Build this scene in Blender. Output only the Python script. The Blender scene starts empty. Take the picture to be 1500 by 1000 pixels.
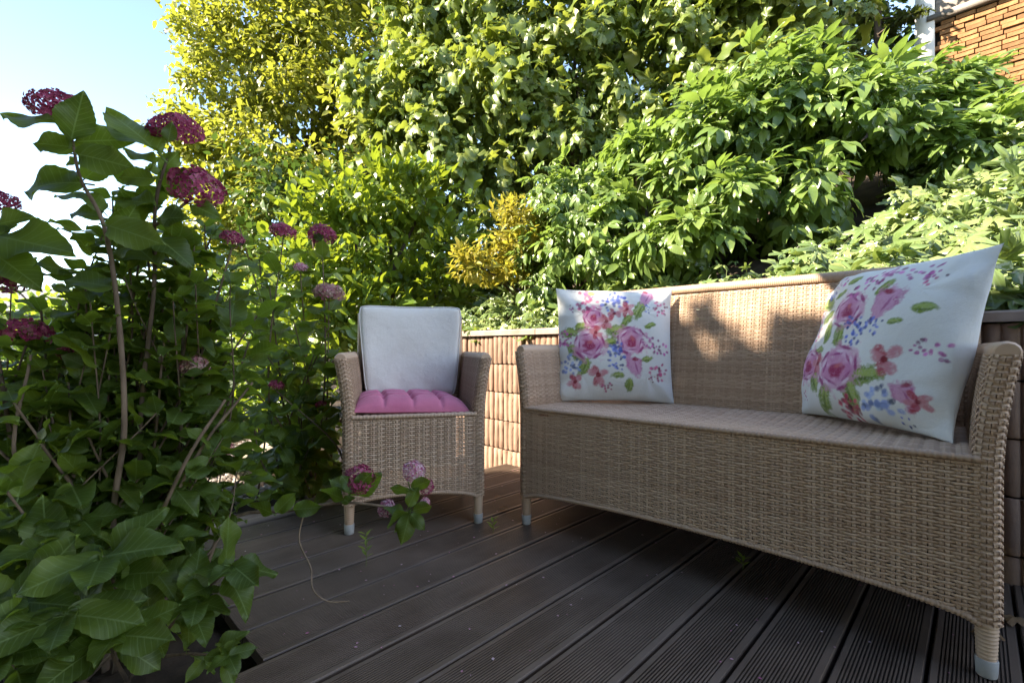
import bpy, math, random
import numpy as np
from mathutils import Vector, Matrix
rng = np.random.default_rng(7)
random.seed(7)
R = math.radians
scene = bpy.context.scene
COL = scene.collection

# ------------------------------------------------------------------ camera, sky, sun, exposure
H = 0.66            # lens height above the deck
F = 698.0           # focal length in pixels of the 1500 px wide photograph
CX, HOR = 750.0, 510.0
cam_d = bpy.data.cameras.new('camera')
cam_d.sensor_width = 36.0
cam_d.lens = F / 1500.0 * 36.0
cam_d.shift_y = (HOR - 500.0) / 1500.0
cam_d.clip_start = 0.02
cam_d.clip_end = 900.0
cam = bpy.data.objects.new('camera', cam_d)
cam.location = (0, 0, H)
cam.rotation_euler = (R(90), 0, 0)
COL.objects.link(cam)
scene.camera = cam

SUN_EL, SUN_ROT = R(39), R(100)      # sun stands to the left, a little behind the camera
to_sun = np.array([-math.cos(SUN_EL) * math.sin(SUN_ROT), math.cos(SUN_EL) * math.cos(SUN_ROT), math.sin(SUN_EL)])
world = bpy.data.worlds.new('World')
scene.world = world
world.use_nodes = True
wn = world.node_tree
sky = wn.nodes.new('ShaderNodeTexSky')
sky.sky_type = 'NISHITA'
sky.sun_disc = False
sky.sun_elevation = SUN_EL
sky.sun_rotation = SUN_ROT
sky.air_density = 1.0
sky.dust_density = 0.3
sky.ozone_density = 2.2
wn.nodes['Background'].inputs[1].default_value = 0.11
wn.links.new(sky.outputs[0], wn.nodes['Background'].inputs[0])
sl = bpy.data.lights.new('sun', 'SUN')
sl.energy = 4.3
sl.angle = R(0.53)
sl.color = (1.0, 0.93, 0.82)
so = bpy.data.objects.new('sun', sl)
so.rotation_euler = Vector(to_sun).to_track_quat('Z', 'Y').to_euler()
COL.objects.link(so)
scene.view_settings.view_transform = 'Standard'
scene.view_settings.look = 'None'
scene.view_settings.gamma = 1.0
scene.view_settings.exposure = 2.35
scene.view_settings.use_white_balance = True
scene.view_settings.white_balance_temperature = 7300
scene.render.engine = 'CYCLES'
scene.cycles.max_bounces = 8
scene.cycles.transmission_bounces = 5

# ------------------------------------------------------------------ axes of the terrace
AX = R(-44.3)
EX = np.array([math.cos(AX), math.sin(AX)])       # along the wall, to the right
ES = -EX                                          # along the wall, to the left and away
EN = np.array([-math.sin(AX), math.cos(AX)])      # towards and through the wall
WALL_N = 1.95

def W(s, n, z=0.0):
    p = ES * s + EN * n
    return np.array([p[0], p[1], z])

def P(px, py, Y):
    return np.array([(px - CX) / F * Y, Y, H + (HOR - py) / F * Y])

def pix(p):
    p = np.asarray(p)
    Y = np.maximum(p[..., 1], 1e-3)
    return CX + F * p[..., 0] / Y, HOR - F * (p[..., 2] - H) / Y

def smooth(a, b, x):
    t = np.clip((x - a) / (b - a), 0, 1)
    return t * t * (3 - 2 * t)

def terrain_h(x, y):
    s = ES[0] * x + ES[1] * y
    n = EN[0] * x + EN[1] * y
    bank = 0.70 + 0.56 * np.clip(n - 2.05, 0, 9) + 0.10 * np.clip(n - 11, 0, 40)
    f = 1 - smooth(2.6, 4.6, s)
    return f * bank - (1 - f) * 0.06

# ------------------------------------------------------------------ object helpers
def props(o, label=None, cat=None, group=None, kind=None):
    if label: o['label'] = label
    if cat: o['category'] = cat
    if group: o['group'] = group
    if kind: o['kind'] = kind
    return o

def empty(name, loc=(0, 0, 0), rz=0.0, label=None, cat=None, group=None, kind=None):
    o = bpy.data.objects.new(name, None)
    o.location = loc
    o.rotation_euler = (0, 0, rz)
    o.empty_display_size = 0.1
    COL.objects.link(o)
    return props(o, label, cat, group, kind)

def make_obj(name, mesh, parent=None, mat=None, **kw):
    if mat is not None and not mesh.materials:
        mesh.materials.append(mat)
    o = bpy.data.objects.new(name, mesh)
    COL.objects.link(o)
    if parent is not None:
        o.parent = parent
    return props(o, **kw)

def fast_mesh(name, V, T, uv=None, smooth_shade=True, col=None):
    """V (n,3); T (m,3) or (m,4) ints; uv per vertex"""
    V = np.asarray(V, dtype=np.float32); T = np.asarray(T, dtype=np.int32)
    k = T.shape[1]
    me = bpy.data.meshes.new(name)
    me.vertices.add(len(V)); me.vertices.foreach_set('co', V.ravel())
    me.loops.add(T.size); me.loops.foreach_set('vertex_index', T.ravel())
    me.polygons.add(len(T))
    me.polygons.foreach_set('loop_start', np.arange(0, T.size, k, dtype=np.int32))
    me.polygons.foreach_set('loop_total', np.full(len(T), k, dtype=np.int32))
    me.polygons.foreach_set('use_smooth', np.full(len(T), smooth_shade, dtype=bool))
    if uv is not None:
        ul = me.uv_layers.new(name='UVMap')
        ul.data.foreach_set('uv', np.asarray(uv, dtype=np.float32)[T.ravel()].ravel())
    if col is not None:
        ca = me.color_attributes.new('print', 'FLOAT_COLOR', 'POINT')
        c4 = np.ones((len(V), 4), dtype=np.float32); c4[:, :3] = col
        ca.data.foreach_set('color', c4.ravel())
    me.update(calc_edges=True)
    me.validate()
    return me

class MB:
    """collects quads/tris of one part"""
    def __init__(s): s.v = []; s.f = []; s.n = 0
    def add(s, V, Fq):
        V = np.asarray(V, dtype=float).reshape(-1, 3); Fq = np.asarray(Fq, dtype=int)
        if Fq.shape[1] == 3: Fq = np.concatenate([Fq, Fq[:, 2:3]], axis=1)
        s.v.append(V); s.f.append(Fq + s.n); s.n += len(V)
    def box(s, a, b):
        x0, y0, z0 = a; x1, y1, z1 = b
        V = [(x0,y0,z0),(x1,y0,z0),(x1,y1,z0),(x0,y1,z0),(x0,y0,z1),(x1,y0,z1),(x1,y1,z1),(x0,y1,z1)]
        s.add(V, [(0,3,2,1),(4,5,6,7),(0,1,5,4),(1,2,6,5),(2,3,7,6),(3,0,4,7)])
    def grid(s, G, closed=False):
        a, b = G.shape[:2]
        I = np.arange(a * b).reshape(a, b)
        J = np.roll(I, -1, axis=1) if closed else None
        if closed:
            q = np.stack([I[:-1], J[:-1], J[1:], I[1:]], -1).reshape(-1, 4)
        else:
            q = np.stack([I[:-1, :-1], I[:-1, 1:], I[1:, 1:], I[1:, :-1]], -1).reshape(-1, 4)
        s.add(G.reshape(-1, 3), q)
    def tube(s, pts, r, seg=8, cap=True):
        pts = np.asarray(pts, dtype=float)
        r = np.broadcast_to(np.asarray(r, dtype=float), (len(pts),))
        t = np.gradient(pts, axis=0); t /= np.linalg.norm(t, axis=1)[:, None] + 1e-9
        ref = np.array([0.31, 0.2, 0.93]) if abs(t[:, 2]).mean() < 0.8 else np.array([1.0, 0.13, 0.1])
        a = np.cross(t, ref); a /= np.linalg.norm(a, axis=1)[:, None] + 1e-9
        b = np.cross(t, a)
        th = np.linspace(0, 2 * math.pi, seg, endpoint=False)
        G = pts[:, None] + r[:, None, None] * (np.cos(th)[None, :, None] * a[:, None] + np.sin(th)[None, :, None] * b[:, None])
        s.grid(G, closed=True)
        if cap:
            for k in (0, -1):
                ring = G[k]; c = pts[k]
                V = np.concatenate([ring, c[None]]); i = np.arange(seg)
                f = np.stack([i, (i + 1) % seg, np.full(seg, seg)], -1)
                if k == 0: f = f[:, ::-1]
                s.add(V, f)
    def mesh(s, name, smooth_shade=True):
        V = np.concatenate(s.v); Fq = np.concatenate(s.f)
        tri = Fq[:, 2] == Fq[:, 3]
        T = np.concatenate([Fq[:, :3], Fq[~tri][:, [0, 2, 3]]])
        if not tri.any():
            return fast_mesh(name, V, Fq, smooth_shade=smooth_shade)
        return fast_mesh(name, V, T, smooth_shade=smooth_shade)
    def build(s, name, mat, parent=None, smooth_shade=True, **kw):
        return make_obj(name, s.mesh(name, smooth_shade), parent, mat, **kw)

def spline(pts, n):
    pts = np.asarray(pts, dtype=float)
    if len(pts) == 2:
        return pts[0] + (pts[1] - pts[0]) * np.linspace(0, 1, n)[:, None]
    Q = np.concatenate([[2 * pts[0] - pts[1]], pts, [2 * pts[-1] - pts[-2]]])
    out = []
    u = np.linspace(0, len(pts) - 1 - 1e-6, n)
    for x in u:
        i = int(x); t = x - i
        p0, p1, p2, p3 = Q[i:i + 4]
        out.append(0.5 * ((2 * p1) + (-p0 + p2) * t + (2 * p0 - 5 * p1 + 4 * p2 - p3) * t * t + (-p0 + 3 * p1 - 3 * p2 + p3) * t ** 3))
    return np.array(out)

def norm(a):
    return a / (np.linalg.norm(a, axis=-1, keepdims=True) + 1e-9)

# ------------------------------------------------------------------ materials
class NT:
    def __init__(s, name):
        s.m = bpy.data.materials.new(name); s.m.use_nodes = True
        s.t = s.m.node_tree; s.b = s.t.nodes['Principled BSDF']; s.out = s.t.nodes['Material Output']
    def n(s, typ, **kw):
        nd = s.t.nodes.new(typ)
        for k, v in kw.items():
            if k.startswith('i_'):
                key = k[2:]
                nd.inputs[int(key) if key.isdigit() else key].default_value = v
            else: setattr(nd, k, v)
        return nd
    def l(s, a, b): s.t.links.new(a, b)
    def coord(s, kind='Object', scale=(1, 1, 1)):
        tc = s.n('ShaderNodeTexCoord'); mp = s.n('ShaderNodeMapping'); mp.inputs['Scale'].default_value = scale
        s.l(tc.outputs[kind], mp.inputs[0]); return mp.outputs[0]
    def noise(s, vec, scale, detail=4, rough=0.55):
        nd = s.n('ShaderNodeTexNoise'); nd.inputs['Scale'].default_value = scale
        nd.inputs['Detail'].default_value = detail; nd.inputs['Roughness'].default_value = rough
        if vec is not None: s.l(vec, nd.inputs['Vector'])
        return nd.outputs['Fac']
    def ramp(s, fac, stops):
        r = s.n('ShaderNodeValToRGB'); e = r.color_ramp.elements
        while len(e) < len(stops): e.new(0.5)
        for el, (p, c) in zip(e, stops):
            el.position = p; el.color = (*c, 1)
        s.l(fac, r.inputs[0]); return r.outputs[0]
    def mix(s, fac, a, b, mode='MIX'):
        m = s.n('ShaderNodeMix', data_type='RGBA', blend_type=mode)
        for sock, v in ((m.inputs[0], fac), (m.inputs[6], a), (m.inputs[7], b)):
            if isinstance(v, (int, float)): sock.default_value = v
            elif isinstance(v, tuple): sock.default_value = (*v, 1)
            else: s.l(v, sock)
        return m.outputs[2]
    def math(s, op, a, b=0.0, c=None):
        m = s.n('ShaderNodeMath', operation=op)
        for i, v in enumerate((a, b, c)):
            if v is None: continue
            if isinstance(v, (int, float)): m.inputs[i].default_value = v
            else: s.l(v, m.inputs[i])
        return m.outputs[0]
    def bump(s, h, strength=0.4, dist=0.002):
        b = s.n('ShaderNodeBump'); b.inputs['Strength'].default_value = strength; b.inputs['Distance'].default_value = dist
        s.l(h, b.inputs['Height']); s.l(b.outputs[0], s.b.inputs['Normal']); return b.outputs[0]
    def rand(s):
        g = s.n('ShaderNodeNewGeometry'); o = s.n('ShaderNodeObjectInfo')
        return s.math('FRACT', s.math('ADD', g.outputs['Random Per Island'], o.outputs['Random']))

def simple_mat(name, c1, c2, scale=8, rough=0.7, bump=0.0, bscale=60, spec=0.3, stretch=(1, 1, 1), randv=0.0, kind='Object'):
    t = NT(name); v = t.coord(kind, stretch)
    c = t.ramp(t.noise(v, scale, 6), [(0.3, c1), (0.7, c2)])
    if randv:
        k = t.math('MULTIPLY_ADD', t.rand(), 2 * randv, 1 - randv)
        hsv = t.n('ShaderNodeHueSaturation'); t.l(k, hsv.inputs['Value']); t.l(c, hsv.inputs['Color']); c = hsv.outputs[0]
    t.l(c, t.b.inputs['Base Color'])
    t.b.inputs['Roughness'].default_value = rough
    t.b.inputs['Specular IOR Level'].default_value = spec
    if bump: t.bump(t.noise(v, bscale, 5, 0.65), bump, 0.004)
    return t.m

def leaf_mat(name, stops, trans, rough=0.42, tfac=0.4, veins=0.0, vein_col=(0.2, 0.3, 0.08), spec=0.45, vfreq=9.0):
    t = NT(name)
    c = t.ramp(t.rand(), stops)
    uvn = t.n('ShaderNodeTexCoord')
    blot = t.noise(t.coord('Object'), 25, 3)
    c = t.mix(t.math('MULTIPLY', blot, 0.35), c, tuple(min(1, x * 1.35) for x in stops[-1][1]))
    if veins:
        sx = t.n('ShaderNodeSeparateXYZ'); t.l(uvn.outputs['UV'], sx.inputs[0])
        ax = t.math('ABSOLUTE', t.math('SUBTRACT', sx.outputs[0], 0.5))
        mid = t.math('LESS_THAN', ax, 0.012)
        ph = t.math('MULTIPLY', t.math('SUBTRACT', sx.outputs[1], t.math('MULTIPLY', ax, 0.85)), vfreq)
        sd = t.math('ABSOLUTE', t.math('SUBTRACT', t.math('FRACT', ph), 0.5))
        side = t.math('LESS_THAN', sd, 0.06)
        vv = t.math('MAXIMUM', mid, t.math('MULTIPLY', side, 0.6))
        c = t.mix(t.math('MULTIPLY', vv, veins), c, vein_col)
        t.bump(t.math('SUBTRACT', t.math('MULTIPLY', t.math('SINE', t.math('MULTIPLY', sd, 6.0)), 1.0), t.math('MULTIPLY', mid, 1.0)), 0.3, 0.0010)
    t.l(c, t.b.inputs['Base Color'])
    t.b.inputs['Roughness'].default_value = rough
    t.b.inputs['Specular IOR Level'].default_value = spec
    tr = t.n('ShaderNodeBsdfTranslucent')
    tc = t.mix(0.55, c, trans)
    t.l(tc, tr.inputs[0])
    ms = t.n('ShaderNodeMixShader'); ms.inputs[0].default_value = tfac
    t.l(t.b.outputs[0], ms.inputs[1]); t.l(tr.outputs[0], ms.inputs[2]); t.l(ms.outputs[0], t.out.inputs[0])
    return t.m

M = {}
def wicker():
    t = NT('wicker'); v = t.coord('Object')
    c = t.ramp(t.rand(), [(0.0, (0.40, 0.255, 0.165)), (0.5, (0.50, 0.335, 0.225)), (1.0, (0.60, 0.425, 0.30))])
    c = t.mix(t.math('MULTIPLY', t.noise(v, 14, 4), 0.35), c, (0.46, 0.33, 0.25))
    t.l(c, t.b.inputs['Base Color']); t.b.inputs['Roughness'].default_value = 0.42
    t.b.inputs['Specular IOR Level'].default_value = 0.35
    return t.m
M['wicker'] = wicker()
M['cap'] = simple_mat('leg_cap_plastic', (0.30, 0.30, 0.30), (0.42, 0.41, 0.40), 30, 0.5)

def deckmat():
    t = NT('weathered_deck_wood')
    o = t.n('ShaderNodeObjectInfo')
    tc = t.n('ShaderNodeTexCoord'); va = t.n('ShaderNodeVectorMath', operation='ADD')
    t.l(tc.outputs['Object'], va.inputs[0])
    cb = t.n('ShaderNodeCombineXYZ'); t.l(t.math('MULTIPLY', o.outputs['Random'], 37), cb.inputs[0]); t.l(cb.outputs[0], va.inputs[1])
    mp = t.n('ShaderNodeMapping'); mp.inputs['Scale'].default_value = (30, 2.0, 30); t.l(va.outputs[0], mp.inputs[0])
    g = t.noise(mp.outputs[0], 1.0, 7, 0.65)
    big = t.noise(va.outputs[0], 3.5, 5, 0.6)
    c = t.ramp(g, [(0.25, (0.030, 0.019, 0.013)), (0.55, (0.072, 0.047, 0.033)), (0.8, (0.15, 0.108, 0.080))])
    c = t.mix(t.ramp(big, [(0.42, (0, 0, 0)), (0.68, (1, 1, 1))]), c, (0.088, 0.066, 0.052))
    hs = t.n('ShaderNodeHueSaturation'); t.l(c, hs.inputs['Color'])
    t.l(t.math('MULTIPLY_ADD', o.outputs['Random'], 0.60, 0.42), hs.inputs['Value'])
    fine = t.noise(va.outputs[0], 160, 4, 0.7)
    c = t.mix(t.ramp(fine, [(0.62, (0, 0, 0)), (0.75, (0.5, 0.5, 0.5))]), hs.outputs[0], (0.12, 0.10, 0.085))
    sz = t.n('ShaderNodeSeparateXYZ'); t.l(tc.outputs['Object'], sz.inputs[0])
    worn = t.math('MULTIPLY', t.math('GREATER_THAN', sz.outputs[2], -0.0012), t.math('MULTIPLY', t.noise(va.outputs[0], 7, 5), 0.85))
    c = t.mix(worn, c, (0.19, 0.132, 0.095))
    t.l(c, t.b.inputs['Base Color'])
    t.l(t.math('MULTIPLY_ADD', big, 0.35, 0.36), t.b.inputs['Roughness'])
    t.b.inputs['Specular IOR Level'].default_value = 0.4
    t.bump(g, 0.5, 0.002)
    return t.m
M['deck'] = deckmat()
M['joist'] = simple_mat('dark_joist_wood', (0.02, 0.015, 0.012), (0.04, 0.03, 0.025), 10, 0.9)
M['soil'] = simple_mat('dark_soil', (0.025, 0.018, 0.013), (0.07, 0.048, 0.033), 14, 0.95, 0.9, 45)
M['ground'] = simple_mat('garden_ground', (0.05, 0.045, 0.025), (0.06, 0.085, 0.03), 3, 0.95, 0.8, 25)
M['block'] = simple_mat('terracotta_block', (0.22, 0.135, 0.095), (0.36, 0.240, 0.178), 9, 0.85, 0.5, 90, 0.2, randv=0.14)
M['capstone'] = simple_mat('cap_stone', (0.26, 0.19, 0.155), (0.38, 0.29, 0.24), 12, 0.8, 0.4, 80, 0.2, randv=0.1)
M['stone'] = simple_mat('pale_stone', (0.33, 0.28, 0.20), (0.48, 0.41, 0.31), 10, 0.9, 0.9, 30, 0.2)
M['rock'] = simple_mat('brown_rock', (0.12, 0.085, 0.06), (0.27, 0.2, 0.15), 9, 0.9, 1.0, 20, 0.2)
M['gravel'] = simple_mat('gravel', (0.22, 0.19, 0.17), (0.42, 0.37, 0.33), 6, 0.9, randv=0.3)
M['edging'] = simple_mat('grey_edging_wood', (0.16, 0.125, 0.10), (0.30, 0.25, 0.21), 2, 0.85, 0.5, 60, stretch=(30, 2, 30))
M['bark'] = simple_mat('bark', (0.05, 0.037, 0.028), (0.14, 0.105, 0.08), 20, 0.95, 0.9, 40, stretch=(1, 1, 0.25))
M['stem'] = simple_mat('woody_hydrangea_stem', (0.085, 0.058, 0.038), (0.20, 0.145, 0.10), 40, 0.85, 0.6, 90, stretch=(1, 1, 0.3), randv=0.25)
M['shoot'] = simple_mat('green_shoot', (0.10, 0.14, 0.04), (0.17, 0.17, 0.06), 30, 0.6)
M['twig'] = simple_mat('dry_twig', (0.14, 0.095, 0.06), (0.25, 0.18, 0.12), 40, 0.9)
M['white_paint'] = simple_mat('white_paint', (0.68, 0.67, 0.65), (0.80, 0.79, 0.77), 5, 0.6, 0.2, 60)
M['grey_plank'] = simple_mat('weathered_grey_plank', (0.22, 0.19, 0.165), (0.36, 0.32, 0.29), 3, 0.85, 0.5, 60, stretch=(2, 20, 20), randv=0.15)
M['strip'] = simple_mat('wood_strip', (0.20, 0.090, 0.035), (0.34, 0.175, 0.075), 18, 0.8, 0.4, 60, randv=0.28)
M['roof'] = simple_mat('grey_roof_sheet', (0.10, 0.10, 0.11), (0.16, 0.16, 0.17), 3, 0.7)
M['render_wall'] = simple_mat('rendered_wall', (0.42, 0.38, 0.33), (0.52, 0.48, 0.42), 4, 0.9)

def fabric(name, col, weave=900, rough=0.9, attr=False, sheen=0.15, col2=None):
    t = NT(name)
    v = t.coord('Object')
    if attr:
        a = t.n('ShaderNodeVertexColor'); a.layer_name = 'print'; c = a.outputs[0]
    else:
        c = t.ramp(t.noise(v, 6, 4), [(0.3, col), (0.7, col2 or tuple(min(1, x * 1.08) for x in col))])
    t.l(c, t.b.inputs['Base Color']); t.b.inputs['Roughness'].default_value = rough
    t.b.inputs['Specular IOR Level'].default_value = 0.15
    t.b.inputs['Sheen Weight'].default_value = sheen
    h = t.math('ADD', t.math('MULTIPLY', t.noise(v, weave, 2), 0.35), t.math('MULTIPLY', t.noise(v, 24, 4, 0.6), 1.0))
    t.bump(h, 0.6, 0.008)
    return t.m
M['print'] = fabric('floral_print_linen', None, attr=True)
M['cream'] = fabric('cream_cotton', (0.66, 0.625, 0.58), col2=(0.74, 0.71, 0.67))
M['pink'] = fabric('pink_cotton', (0.56, 0.15, 0.25), col2=(0.64, 0.20, 0.30))

G = lambda *a: tuple(a)
M['hyd'] = leaf_mat('hydrangea_leaf', [(0, G(.028, .058, .010)), (0.5, G(.050, .092, .014)), (1, G(.095, .145, .022))], G(.36, .50, .03), 0.46, 0.48, 0.85, G(.17, .25, .08), vfreq=9)
M['beech'] = leaf_mat('beech_leaf', [(0, G(.10, .125, .018)), (0.5, G(.165, .195, .026)), (1, G(.26, .25, .04))], G(.46, .49, .05), 0.40, 0.45)
M['vine'] = leaf_mat('hazel_leaf', [(0, G(.068, .120, .024)), (0.6, G(.122, .190, .038)), (1, G(.22, .25, .06))], G(.42, .48, .05), 0.36, 0.40, 0.3, G(.16, .22, .08), 0.6, 6)
M['laurel'] = leaf_mat('laurel_leaf', [(0, G(.048, .105, .014)), (0.6, G(.090, .170, .022)), (1, G(.18, .25, .03))], G(.45, .52, .03), 0.26, 0.36, 0.25, G(.16, .24, .06), 0.6, 5)
M['yellow'] = leaf_mat('golden_leaf', [(0, G(.12, .16, .022)), (0.5, G(.22, .23, .03)), (1, G(.36, .28, .04))], G(.60, .52, .06), 0.45, 0.45)
M['peony'] = leaf_mat('peony_leaf', [(0, G(.080, .150, .036)), (0.6, G(.130, .215, .055)), (1, G(.21, .27, .07))], G(.34, .50, .06), 0.27, 0.38, 0.3, G(.18, .27, .12), 0.6, 5)
M['ivy'] = leaf_mat('ivy_leaf', [(0, G(.080, .145, .042)), (0.5, G(.135, .215, .070)), (1, G(.26, .31, .12))], G(.36, .46, .06), 0.26, 0.30, 0.35, G(.26, .34, .18), 0.6, 4)
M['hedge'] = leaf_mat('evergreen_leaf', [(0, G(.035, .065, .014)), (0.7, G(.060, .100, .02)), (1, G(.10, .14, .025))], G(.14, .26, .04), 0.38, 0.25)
M['fresh'] = leaf_mat('fresh_leaf', [(0, G(.10, .19, .02)), (0.6, G(.17, .27, .03)), (1, G(.28, .34, .04))], G(.45, .58, .05), 0.42, 0.45)
M['needle'] = leaf_mat('conifer_needle', [(0, G(.045, .075, .02)), (1, G(.14, .16, .04))], G(.22, .28, .05), 0.5, 0.25)
M['dry'] = leaf_mat('dry_leaf', [(0, G(.09, .05, .025)), (1, G(.22, .13, .06))], G(.25, .14, .05), 0.7, 0.15)
def petalmat(name, stops):
    t = NT(name)
    c = t.ramp(t.rand(), stops)
    t.l(c, t.b.inputs['Base Color']); t.b.inputs['Roughness'].default_value = 0.55
    tr = t.n('ShaderNodeBsdfTranslucent'); t.l(c, tr.inputs[0])
    ms = t.n('ShaderNodeMixShader'); ms.inputs[0].default_value = 0.35
    t.l(t.b.outputs[0], ms.inputs[1]); t.l(tr.outputs[0], ms.inputs[2]); t.l(ms.outputs[0], t.out.inputs[0])
    return t.m
M['petal'] = petalmat('magenta_petal', [(0, G(.22, .020, .065)), (0.5, G(.36, .040, .120)), (0.85, G(.46, .10, .20)), (1, G(.30, .12, .11))])
M['petal_faded'] = petalmat('faded_petal', [(0, G(.34, .10, .15)), (0.45, G(.48, .26, .26)), (0.8, G(.56, .40, .33)), (1, G(.30, .19, .12))])
M['petal_pale'] = petalmat('pale_pink_petal', [(0, G(.50, .10, .25)), (0.5, G(.64, .34, .44)), (1, G(.74, .60, .62))])

# ------------------------------------------------------------------ leaf shapes (arrays V, T, UV; leaf lies along +y, upper face +z)
def tri_grid(a, b):
    I = np.arange(a * b).reshape(a, b)
    q = np.stack([I[:-1, :-1], I[:-1, 1:], I[1:, 1:], I[1:, :-1]], -1).reshape(-1, 4)
    return np.concatenate([q[:, :3], q[:, [0, 2, 3]]])

def blade(nt, nc, width, peak=0.45, fold=0.25, droop=0.25, serr=0.0, wave=0.0, tip=1.4, petiole=0.0, twist=0.0, seed=0, base=0.65):
    r = np.random.default_rng(seed)
    t = np.linspace(0, 1, nt)
    k = peak / (1 - peak)
    prof = np.where(t < peak, np.sin(np.clip(t / peak, 0, 1) * math.pi / 2) ** base, np.cos(np.clip((t - peak) / (1 - peak), 0, 1) * math.pi / 2) ** (1 / tip) if False else (1 - ((t - peak) / (1 - peak)).clip(0, 1) ** tip))
    hw = width / 2 * prof
    if serr:
        hw = hw * (1 + serr * np.where(np.arange(nt) % 2 == 0, -1, 1))
        hw[0] = hw[-1] = 0.004
    c = np.linspace(-1, 1, nc)
    X = hw[:, None] * c[None, :]
    Yc = t[:, None] + 0 * X - 0.10 * (np.abs(c)[None, :] ** 2) * hw[:, None]
    Z = fold * np.abs(X) - droop * (t[:, None] ** 2) * 0.6
    Z = Z + wave * np.sin(t[:, None] * 9 + 3 * seed + 2 * np.sign(c)[None, :]) * np.abs(c)[None, :] ** 2 * width * 0.3
    a = twist * t[:, None]
    X, Z = X * np.cos(a) - Z * np.sin(a) * 0.5, Z + X * np.sin(a)
    V = np.stack([X, Yc, Z], -1).reshape(-1, 3)
    uv = np.stack([0.5 + X, t[:, None] + 0 * X], -1).reshape(-1, 2)
    T = tri_grid(nt, nc)
    if petiole:
        w = 0.016
        pv = np.array([(-w, 0.02, -.004), (w, 0.02, -.004), (w, -petiole, -.02), (-w, -petiole, -.02), (0, .02, -.02), (0, -petiole, -.04)])
        pt = np.array([(0, 1, 2), (0, 2, 3), (0, 3, 5), (0, 5, 4), (1, 4, 5), (1, 5, 2)]) + len(V)
        V = np.concatenate([V, pv]); T = np.concatenate([T, pt])
        uv = np.concatenate([uv, np.full((6, 2), 0.5)])
    return V, T, uv

def lobed(lobes, depth, seed=0, cup=0.15, n=30, elong=1.0, petiole=0.0):
    r = np.random.default_rng(seed)
    th = np.linspace(-math.pi * 0.94, math.pi * 0.94, n)
    ang0 = th
    rad = np.zeros(n)
    for (a, L, w) in lobes:
        rad = np.maximum(rad, L * np.exp(-np.abs(th - a) ** 1.5 / w))
    rad = np.maximum(rad, 0.30) * (1 + 0.05 * r.standard_normal(n))
    X = rad * np.sin(th) * 0.62; Y = 0.36 + rad * np.cos(th) * 0.62 * elong
    ring0 = np.stack([X, Y, -cup * (X ** 2 + (Y - .36) ** 2) * 1.6 + 0.05 * r.standard_normal(n)], -1)
    mid = np.stack([X * .5, .36 + (Y - .36) * .5, 0.03 * r.standard_normal(n) + .02], -1)
    V = np.concatenate([ring0, mid, [[0, .30, -.01]]])
    i = np.arange(n - 1)
    T = np.concatenate([np.stack([i, i + n, i + 1], -1), np.stack([i + 1, i + n, i + n + 1], -1), np.stack([i + n, np.full(n - 1, 2 * n), i + n + 1], -1)])
    uv = V[:, :2] * np.array([1, 1]) + np.array([0.5, 0])
    if petiole:
        w = .014
        pv = np.array([(-w, .3, -.02), (w, .3, -.02), (0, -petiole, -.12)]); V = np.concatenate([V, pv]); T = np.concatenate([T, [[2 * n + 1, 2 * n + 2, 2 * n + 3]]])
        uv = np.concatenate([uv, np.full((3, 2), .5)])
    return V, T[:, ::-1].copy(), uv

def compound(parts, seed=0):
    """several blades joined: list of (offset, angle about z, pitch, scale, blade)"""
    Vs, Ts, Us = [], [], []; n = 0
    for off, az, pit, sc, (V, T, U) in parts:
        Rm = np.array(Matrix.Rotation(az, 3, 'Z') @ Matrix.Rotation(pit, 3, 'X'))
        Vs.append(V @ Rm.T * sc + np.array(off)); Ts.append(T + n); Us.append(U); n += len(V)
    return np.concatenate(Vs), np.concatenate(Ts), np.concatenate(Us)

def trifoliate(seed):
    r = np.random.default_rng(seed); parts = []
    for az in (-1.05, -0.5, 0, 0.5, 1.05):
        a = az + 0.14 * r.standard_normal()
        parts.append(((0.10 * math.sin(-a), .18 + .06 * math.cos(a), 0), a, -0.25 + .25 * r.standard_normal(), 0.72 - .16 * abs(az) + .06 * r.standard_normal(),
                      blade(6, 3, .40, .5, .25, .5, 0, .2, 1.5, seed=seed + int(az * 10) + 20, base=1.0)))
    V, T, U = compound(parts)
    pv = np.array([(-.012, .24, 0), (.012, .24, 0), (0, -.3, -.05)]); n = len(V)
    return np.concatenate([V, pv]), np.concatenate([T, [[n, n + 1, n + 2]]]), np.concatenate([U, np.full((3, 2), .5)])

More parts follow.
